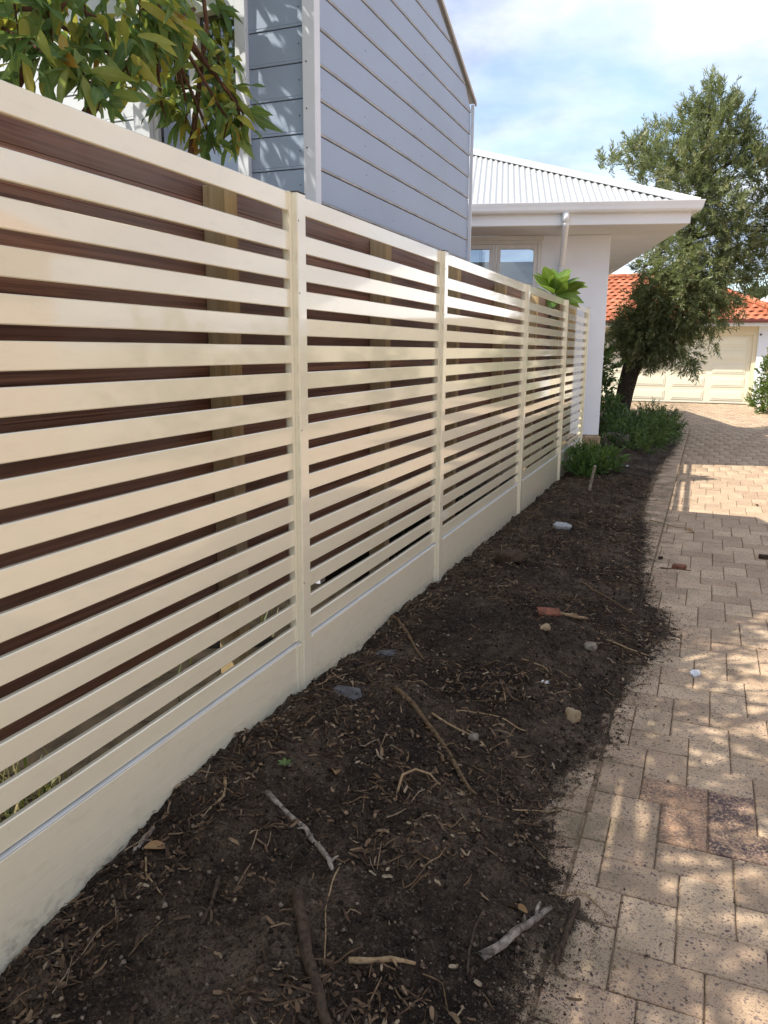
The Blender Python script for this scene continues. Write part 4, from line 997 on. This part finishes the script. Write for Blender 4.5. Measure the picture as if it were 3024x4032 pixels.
# stake and drip stakes in the bed
sk = MB().tube([(0.445, 8.06, -0.03), (0.47, 8.04, 0.15), (0.505, 8.0, 0.335)], [0.016, 0.015, 0.013], 8).build('garden_stake', M['stake'], None, base=True)
tag(sk, 'weathered grey timber stake leaning in the soil before the daisy clump', 'stake')
for k_, (x, y, h, lab) in enumerate(((0.72, 7.55, 0.17, 'short black irrigation stake standing near the paving in loose mulch'), (0.73, 8.3, 0.24, 'tall black irrigation stake standing beside the grey timber stake'), (0.93, 9.9, 0.22, 'black irrigation stake standing near the white daisy'))):
    x_ = x; d_ = MB().tube([(x_, y, -0.03), (x_ + 0.012, y, h)], 0.004, 6); d_.tube([(x_ + 0.012, y, h), (x_ + 0.012, y, h + 0.012)], [0.009, 0.007], 8)
    tag(d_.build('irrigation_stake', M['drip'], None, base=True), lab, 'stake', 'irrigation stakes in the bed')

# frangipani looking over the fence
fg = thing('frangipani_plant', (-0.16, 8.95, 0), 'frangipani with large glossy leaves rising above the slat fence', 'plant')
MB().tube([(-0.20, 9.0, 0.1), (-0.18, 8.97, 1.2), (-0.16, 8.93, 2.05)], [0.04, 0.035, 0.028], 10).build('stem', M['stake'], fg, smooth=True)
fme = [leaf_mesh('leaf', 0.27, 0.12, M['frangipani'], 8, dr, 0.12, 1.3) for dr in (0.12, 0.3, 0.5)]
for k_ in range(30):
    a = k_ * 2.4; el = [1.15, 0.75, 0.4, 0.05][min(3, k_ * 4 // 30)] + random.uniform(-0.15, 0.15)
    d = np.array([[math.cos(a) * math.cos(el), math.sin(a) * math.cos(el), math.sin(el)]])
    Rm = rotmats(d, np.array([random.uniform(-1.0, 1.0)]))[0]
    o = inst('leaf', fme[k_ % 3], (-0.16 + d[0][0] * 0.03, 8.93 + d[0][1] * 0.03, 2.085 + 0.03 * math.sin(el) - 0.001 * k_), fg, Matrix([list(Rm[i]) for i in range(3)]).to_euler(), (random.uniform(0.95, 1.3),) * 3)

# ------------------------------------------------------------------ sticks, stones and litter on the bed
STICKS = [
 (0.0099,[(0.371,2.689),(0.499,2.584),(0.612,2.464),(0.680,2.382),(0.773,2.268),(0.847,2.183)],'stick','long brown stick lying across the middle of the soil bed'),
 (0.0044,[(0.566,2.580),(0.683,2.530),(0.738,2.509),(0.806,2.481)],'stick_pale','pale split twig lying beside the long brown stick'),
 (0.0083,[(0.278,1.851),(0.380,1.797),(0.462,1.755),(0.528,1.698),(0.588,1.644),(0.609,1.619)],'stick_grey','bowed grey brown stick with peeling pale bark on the soil'),
 (0.0115,[(1.031,1.571),(1.064,1.642),(1.092,1.701),(1.118,1.760),(1.148,1.831)],'stick_grey','thick short branch with silvery bark beside the paving edge'),
 (0.0075,[(0.755,1.399),(0.821,1.423),(0.897,1.462)],'stick_pale','straight short tan stick lying on the soil'),
 (0.0160,[(0.563,1.505),(0.639,1.402),(0.697,1.331),(0.759,1.255),(0.82,1.18)],'stick_dark','thick dark grained branch lying half sunk in the soil'),
 (0.0085,[(1.211,1.907),(1.202,1.816),(1.194,1.722),(1.192,1.662)],'stick_dark','dark straight stick lying along the edge pavers'),
 (0.0040,[(1.002,1.691),(0.992,1.632),(0.999,1.564),(1.011,1.503)],'stick_dark','thin curved dark twig left of the silvery branch'),
 (0.0083,[(0.02,3.57),(0.077,3.509),(0.178,3.370),(0.277,3.224),(0.345,3.137)],'stick','tan stick pointing away from the fence plinth'),
 (0.0066,[(0.332,1.514),(0.359,1.445),(0.381,1.387),(0.386,1.346)],'stick_dark','short dark bent stick lying in loose leaf litter'),
 (0.0075,[(0.05,1.601),(0.055,1.542),(0.06,1.499)],'stick_grey','grey broken stick close to the fence foot'),
 (0.0043,[(0.638,2.022),(0.633,2.084),(0.657,2.139),(0.702,2.152),(0.746,2.142)],'stick_pale','arched pale root standing clear of the soil'),
 (0.0104,[(0.809,4.033),(0.896,4.030),(0.960,4.056)],'stick_pale','tan bark stick lying beside the broken red brick'),
 (0.0070,[(0.831,4.678),(0.924,4.494),(1.049,4.431),(1.198,4.319)],'stick','long thin brown stick behind the broken red brick'),
 (0.0049,[(1.262,5.508),(1.352,5.519),(1.462,5.527)],'stick','straight brown twig lying across the pavers'),
]
TWIGS = [
 (0.0045,[(0.05,2.78),(0.080,2.743),(0.170,2.659)]),(0.0037,[(0.644,2.636),(0.748,2.679),(0.827,2.680),(0.911,2.677)]),
 (0.0030,[(0.645,2.760),(0.726,2.793),(0.791,2.803)]),(0.0022,[(0.618,1.657),(0.630,1.575),(0.649,1.499),(0.680,1.434),(0.715,1.354)]),
 (0.0025,[(1.134,1.880),(1.186,1.925),(1.222,1.948),(1.292,1.883)]),(0.0025,[(1.018,2.127),(1.068,2.069),(1.120,2.017)]),
 (0.0032,[(0.722,3.029),(0.768,2.898),(0.818,2.732)]),(0.0025,[(0.960,2.208),(1.019,2.265),(1.097,2.325)]),
 (0.0020,[(0.921,1.446),(0.968,1.451),(0.994,1.407),(1.035,1.370)]),(0.0024,[(0.888,1.402),(0.921,1.396),(0.958,1.400)]),
 (0.0055,[(0.133,1.848),(0.159,1.797),(0.160,1.722)]),(0.0032,[(0.066,1.574),(0.100,1.505),(0.157,1.434),(0.237,1.395)]),
 (0.0022,[(0.279,1.216),(0.294,1.275),(0.297,1.324)]),(0.0036,[(1.108,7.111),(1.215,7.028),(1.328,6.909),(1.465,6.908)]),
 (0.0043,[(1.077,3.811),(1.190,3.791),(1.288,3.799)]),(0.0033,[(0.760,3.303),(0.863,3.263),(0.955,3.143)]),
]
def gz(x, y): return float(max(soil_h(x, y), 0.0))
def stick_mesh(r_, pts, knots=True):
    P = [Vector((x, y, 0)) for x, y in pts]; Q = []
    for a, b in zip(P[:-1], P[1:]):
        n = 3
        for k_ in range(n): Q.append(a.lerp(b, k_ / n))
    Q.append(P[-1]); n = len(Q)
    out, rad = [], []
    for i, p in enumerate(Q):
        p = p + Vector((random.uniform(-1, 1), random.uniform(-1, 1), 0)) * r_ * 0.22
        out.append(Vector((p.x, p.y, gz(p.x, p.y) + r_ * 0.55)))
        rad.append(r_ * (1.05 - 0.35 * i / n) * random.uniform(0.93, 1.07))
    sm_ = [out[0]] + [Vector((out[i].x, out[i].y, (out[i - 1].z + out[i].z * 2 + out[i + 1].z) / 4)) for i in range(1, n - 1)] + [out[-1]]
    rad[-1] *= 0.7
    mb_ = MB().tube(sm_, rad, 9, rough=0.16)
    if r_ > 0.005:
        for k_ in range(2):   # snapped side shoots
            i = random.randrange(2, n - 2); a_ = random.uniform(0, 6.28); l_ = r_ * random.uniform(2.0, 5.0)
            mb_.tube([sm_[i], sm_[i] + Vector((math.cos(a_) * l_ * .5, math.sin(a_) * l_ * .5, l_ * .25)), sm_[i] + Vector((math.cos(a_) * l_, math.sin(a_) * l_, l_ * .2))], [r_ * .5, r_ * .4, r_ * .25], 6, rough=0.15)
    return mb_
for r_, pts, mt, lab in STICKS:
    if 'arched' in lab:
        mb = MB().tube([Vector((x, y, gz(x, y) + h)) for (x, y), h in zip(pts, (-0.005, 0.03, 0.045, 0.035, 0.0))], [r_, r_, r_ * .95, r_ * .8, r_ * .5], 8)
    else: mb = stick_mesh(r_, pts)
    if 'silvery' in lab: mb.tube([(1.05, 1.59, gz(1.05, 1.59) + 0.018), (1.028, 1.565, gz(1.03, 1.57) + 0.022)], [0.009, 0.004], 7)
    tag(mb.build('stick', M[mt], None, smooth=True, base=True), lab, 'stick')
TWIG_LABELS = ['pale twig leaning at the fence foot beside the larger slate shard', 'long thin twig lying just past the pale split twig', 'short thin twig lying in litter toward the small white scrap', 'thin wavy stem running beside the thick dark grained branch', 'thin forked twig reaching from the soil onto the edge pavers', 'thin straight twig at the soil edge before the edge pavers', 'thin upright looking twig lying by the pale pebble', 'fine twig lying across the soil edge past the silvery branch', 'fine wavy twig beyond the end of the short tan stick', 'very short fine twig touching the short tan stick', 'stout short twig between the fence foot and the bowed grey stick', 'branching thin twig near the curled orange brown leaf', 'fine short twig lying below the short dark bent stick', 'long thin twig running from the mulch onto the shaded pavers', 'thin brown twig beside the angular grey stone', 'slender twig lying past the small white scrap']
for (r_, pts), lab in zip(TWIGS, TWIG_LABELS):
    tag(stick_mesh(r_, pts).build('twig', M['stick_pale'] if random.random() < 0.6 else M['stick'], None, smooth=True, base=True), lab, 'twig', 'twigs on the soil bed')

def rock(name, x, y, sx_, sy_, sz_, mat, label, cat, seed, rough=0.18, sink=0.25, group=None, rot=0.0):
    import bmesh
    rr = random.Random(seed); bm = bmesh.new(); bmesh.ops.create_icosphere(bm, subdivisions=3, radius=1.0)
    ph = [rr.uniform(0, 6.28) for _ in range(6)]
    for v in bm.verts:
        p = v.co
        f_ = 1 + rough * (math.sin(p.x * 3.1 + ph[0]) * math.sin(p.y * 2.7 + ph[1]) + 0.6 * math.sin(p.z * 5.3 + ph[2]) * math.sin(p.x * 6 + ph[3]) + 0.4 * math.sin(p.y * 9 + ph[4]))
        q_ = p * f_; q_ = Vector((math.copysign(min(abs(q_.x), 0.86), q_.x), math.copysign(min(abs(q_.y), 0.84), q_.y), math.copysign(min(abs(q_.z), 0.8), q_.z)))
        v.co = Vector((q_.x * sx_, q_.y * sy_, q_.z * sz_))
    me = bpy.data.meshes.new(name); bm.to_mesh(me); bm.free(); me.materials.append(mat); me.polygons.foreach_set('use_smooth', [True] * len(me.polygons))
    o = bpy.data.objects.new(name, me); col.objects.link(o); o.location = (x, y, gz(x, y) + sz_ * 0.8 * (1 - 2 * sink)); o.rotation_euler = (rr.uniform(-.2, .2), rr.uniform(-.2, .2), rot)
    return tag(o, label, cat, group)
rock('rock', 1.045, 2.905, 0.036, 0.040, 0.036, M['rock'], 'rounded tan rock sitting near the paving edge', 'rock', 3, 0.2, 0.22)
rock('rock', 1.02, 3.64, 0.036, 0.045, 0.026, M['rock_grey'], 'small angular grey stone half buried past the tan rock', 'rock', 5, 0.25)
rock('rock', 0.80, 3.66, 0.028, 0.024, 0.018, M['rock'], 'small tan stone in front of the broken brick', 'rock', 8, 0.2)
rock('rock', 0.753, 2.496, 0.020, 0.017, 0.015, M['rock_grey'], 'pale pebble beside the long brown stick', 'pebble', 9, 0.2)
rock('rock', 0.33, 12.2, 0.22, 0.16, 0.17, M['rock_grey'], 'large grey garden rock among the low green shrubs', 'rock', 12, 0.22)
rock('soil_clod', 0.342, 4.90, 0.10, 0.075, 0.055, M['stick_dark'], 'dark fibrous root clod lying near the second fence post', 'clod', 15, 0.3)
rock('soil_clod', 1.254, 5.765, 0.020, 0.016, 0.011, M['stick_dark'], 'small black clod lying on the pavers near the twig', 'clod', 17, 0.3, 0.1)
rock('soil_clod', 1.95, 6.08, 0.04, 0.03, 0.02, M['stick_dark'], 'dark clod lying alone in the middle of the driveway', 'clod', 18, 0.3, 0.1)
def slab(name, x, y, outline, th, mat, label, cat, tilt, rz):
    n = len(outline); jit_ = [random.uniform(-0.002, 0.002) for _ in range(n)]
    vs = [(a, b, -th) for a, b in outline] + [(a, b, -th * 0.15) for a, b in outline] + [(a * 0.93, b * 0.93, j) for (a, b), j in zip(outline, jit_)]
    fs = [tuple(range(n))] + [(l_ * n + i, l_ * n + (i + 1) % n, (l_ + 1) * n + (i + 1) % n, (l_ + 1) * n + i) for l_ in (0, 1) for i in range(n)] + [tuple(2 * n + i for i in range(n))]
    rm = Matrix.Rotation(rz, 3, 'Z') @ Matrix.Rotation(tilt[0], 3, 'X') @ Matrix.Rotation(tilt[1], 3, 'Y')
    z = gz(x, y)
    return tag(MB().add([tuple(rm @ Vector(v) + Vector((x, y, z + th * 0.9))) for v in vs], fs).build(name, mat, None), label, cat)
slab('slate_piece', 0.205, 2.57, [(-0.075, -0.045), (0.02, -0.06), (0.075, -0.01), (0.06, 0.045), (-0.03, 0.05)], 0.02, M['slate'], 'larger flat blue grey slate shard by the first fence post', 'slate', (0.15, 0.1), 0.3)
slab('slate_piece', 0.165, 3.09, [(-0.06, -0.035), (0.05, -0.03), (0.065, 0.02), (-0.02, 0.035)], 0.014, M['slate'], 'smaller blue grey slate shard beside the tan stick', 'slate', (0.1, -0.1), 0.5)
slab('glass_lump', 0.50, 6.06, [(-0.075, -0.02), (-0.04, -0.05), (0.045, -0.04), (0.075, 0.0), (0.03, 0.045), (-0.05, 0.035)], 0.03, M['pale_rubble'], 'whitish glassy lump lying on the soil past the root clod', 'rubble', (0.2, 0.1), 0.2)
slab('paper_scrap', 0.90, 3.11, [(-0.022, -0.008), (0.0, -0.013), (0.024, -0.004), (0.012, 0.012), (-0.014, 0.010)], 0.006, M['white_scrap'], 'small white scrap lying on dark soil', 'scrap', (0.2, 0.1), 0.4)
slab('plastic_scrap', 1.497, 3.66, [(-0.025, -0.016), (0.01, -0.022), (0.028, 0.0), (0.008, 0.02), (-0.02, 0.016)], 0.016, M['white_scrap'], 'crumpled white plastic scrap lying on the pavers', 'scrap', (0.2, -0.2), 0.9)
bk = MB(); vs, fs = chamfer_box(-0.055, 0.055, -0.04, 0.04, -0.035, 0.03, 0.008)
rm = Matrix.Rotation(0.25, 3, 'Z') @ Matrix.Rotation(0.18, 3, 'X')
bk.add([tuple(rm @ (Vector(v) + Vector((random.uniform(-.007, .007), random.uniform(-.005, .005), random.uniform(-.004, .004)))) + Vector((0.765, 3.965, gz(0.765, 3.965) + 0.004))) for v in vs], fs)
tag(bk.build('broken_brick', M['brick'], None), 'broken red brick half sunk in the soil', 'brick')
vs, fs = chamfer_box(-0.045, 0.045, -0.03, 0.03, 0.0, 0.025, 0.006)
tag(MB().add([(1.385 + v[0] + random.uniform(-.006, .006), 5.56 + v[1], 0.001 + v[2]) for v in vs], fs).build('brick_chip', M['brick'], None), 'small red brick chip lying on the pavers beside the straight twig', 'brick')
dl = leaf_mesh('dry_leaf', 0.10, 0.042, M['dry_leaf'], 6, 0.3, 0.5)
for (x, y, a, s_, lab) in ((1.404, 6.74, 0.3, 1.0, 'curled dry leaf lying on the shaded pavers'), (2.02, 8.2, 1.3, 0.9, 'dry leaf lying on sunlit pavers'), (0.10, 1.50, 0.9, 0.75, 'curled orange brown leaf resting against the fence plinth'), (1.10, 1.75, 2.6, 0.9, 'dry leaf lying under the silvery branch'), (0.44, 2.0, 2.0, 0.8, 'brown leaf lying on bare soil before the bowed stick')):
    tag(inst('dry_leaf', dl, (x, y, gz(x, y) + 0.022), None, (0.25, 0.1, a), (s_,) * 3), lab, 'leaf')
wd = thing('weed_seedling', (0.27, 1.98, gz(0.27, 1.98)), 'tiny green weed seedling sprouting from the soil near the plinth', 'weed')
wl_ = leaf_mesh('leaf', 0.028, 0.013, M['daisy_leaf'], 4, 0.2, 0.2)
for k_ in range(6): inst('leaf', wl_, (0.27, 1.98, gz(0.27, 1.98) + 0.008), wd, (0, -0.5, k_ * 1.05))

# loose litter nobody could count
lv, lF, lt = [], [], []
def chip(x, y, L_, w_, az, curl, tilt, t_):
    o_ = len(lv); dx, dy = math.cos(az), math.sin(az)
    for i in range(4):
        s_ = i / 3 - 0.5; bend = curl * (s_ * s_ * 4 - 1) * 0.5
        cx_, cy_ = x + dx * L_ * s_ - dy * bend * L_, y + dy * L_ * s_ + dx * bend * L_
        z = max(float(_h(cx_, cy_)), 0.0) + 0.004 + tilt * L_ * (s_ + 0.5)
        f_ = w_ * (0.5 if i in (1, 2) else 0.28)
        lv.append((cx_ - dy * f_, cy_ + dx * f_, z + 0.002)); lv.append((cx_ + dy * f_, cy_ - dx * f_, z - 0.001)); lt.extend([t_, t_])
    for i in range(3): lF.append((o_ + 2 * i, o_ + 2 * i + 1, o_ + 2 * i + 3, o_ + 2 * i + 2))
# quick height lookup on a grid
hx_, hy_ = np.arange(-0.1, 1.7, 0.008), np.arange(0.7, 12.0, 0.008)
HG = soil_h(*np.meshgrid(hx_, hy_, indexing='ij'))
def _h(x, y): return HG[min(max(int((x + 0.1) / 0.008), 0), len(hx_) - 1), min(max(int((y - 0.7) / 0.008), 0), len(hy_) - 1)]
nn = 0
while nn < 15500:
    y = 0.85 + 8.6 * random.random() ** 1.7; x = random.uniform(0.015, 1.35)
    e_ = np.interp(y, EY, EX)
    if x > e_ + random.gauss(0.0, 0.05): continue
    patch = float(fbm(x * 2.6 + 9, y * 2.6)); 
    dens_ = 0.05 + 2.2 * max(0, patch - 0.45) * 4 + (1.6 if x < 0.22 else 0) + (0.6 if y > 5.0 and x > 0.4 else 0)
    if random.random() > dens_: continue
    if random.random() < 0.74: chip(x, y, 0.007 + 0.034 * random.random() ** 2, random.uniform(0.0025, 0.011), random.uniform(0, 6.28), random.gauss(0, 0.06), random.uniform(-0.15, 0.3), random.random() ** 1.5 * 0.97)
    else: chip(x, y, 0.02 + 0.08 * random.random() ** 2, random.uniform(0.0012, 0.0030), random.uniform(0, 6.28), random.gauss(0, 0.07), random.uniform(0, 0.25), 0.2 + random.random() ** 1.4 * 0.79)
    nn += 1
for _ in range(500):   # crumbs scattered on the paving edge
    y = random.uniform(1.2, 9); x = np.interp(y, EY, EX) + abs(random.gauss(0, 0.12)); chip(x, y, random.uniform(0.004, 0.02), random.uniform(0.002, 0.006), random.uniform(0, 6.28), 0, 0, random.random() * 0.5)
tag(stuff(np_obj('leaf_litter', lv, lF, M['litter'], None, tint=lt)), 'bark chips, dry stems and leaf litter scattered over the soil bed', 'litter')
# soil crumbs
cv, cf, ct = [], [], []
oct_v = np.array([(1, 0, 0), (0, 1, 0), (-1, 0, 0), (0, -1, 0), (0, 0, 1), (0, 0, -1)], float); oct_f = np.array([(0, 1, 4), (1, 2, 4), (2, 3, 4), (3, 0, 4), (1, 0, 5), (2, 1, 5), (3, 2, 5), (0, 3, 5)])
P_, S_ = [], []
while len(P_) < 26000:
    y = 0.9 + 5.5 * random.random() ** 1.8; x = random.uniform(0.015, 1.4); e_ = np.interp(y, EY, EX)
    if x > e_ + abs(random.gauss(0, 0.07)): continue
    if x < e_ - 0.12 and random.random() < 0.55: continue
    s_ = 0.0014 + (0.0085 if x < e_ - 0.02 else 0.003) * random.random() ** 5; P_.append((x, y, max(float(_h(x, y)), 0.0) + s_ * 0.3)); S_.append(s_)
for _ in range(16000):   # fine earth trailing off over the edge pavers
    y = 1.0 + 6.5 * random.random() ** 1.5; e_ = float(np.interp(y, EY, EX))
    d_ = random.expovariate(1 / (0.02 + 0.09 * float(fbm(y * 3.1, 7.7)) ** 2 * 2)); x = e_ - 0.03 + d_
    s_ = random.uniform(0.0006, 0.0019); P_.append((x, y, max(float(_h(x, y)), 0.0) + s_ * 0.4)); S_.append(s_)
P_ = np.array(P_); S_ = np.array(S_)
jv = oct_v[None] * rng.uniform(0.6, 1.25, (len(P_), 6, 1))
CV = (jv * S_[:, None, None] + P_[:, None, :]).reshape(-1, 3); CF = (oct_f[None] + (np.arange(len(P_)) * 6)[:, None, None]).reshape(-1, 3)
tag(stuff(np_obj('soil_crumbs', CV, CF, M['crumb'], None, tint=np.repeat(rng.random(len(P_)), 6))), 'small crumbs of dark earth lying over the soil bed', 'soil')
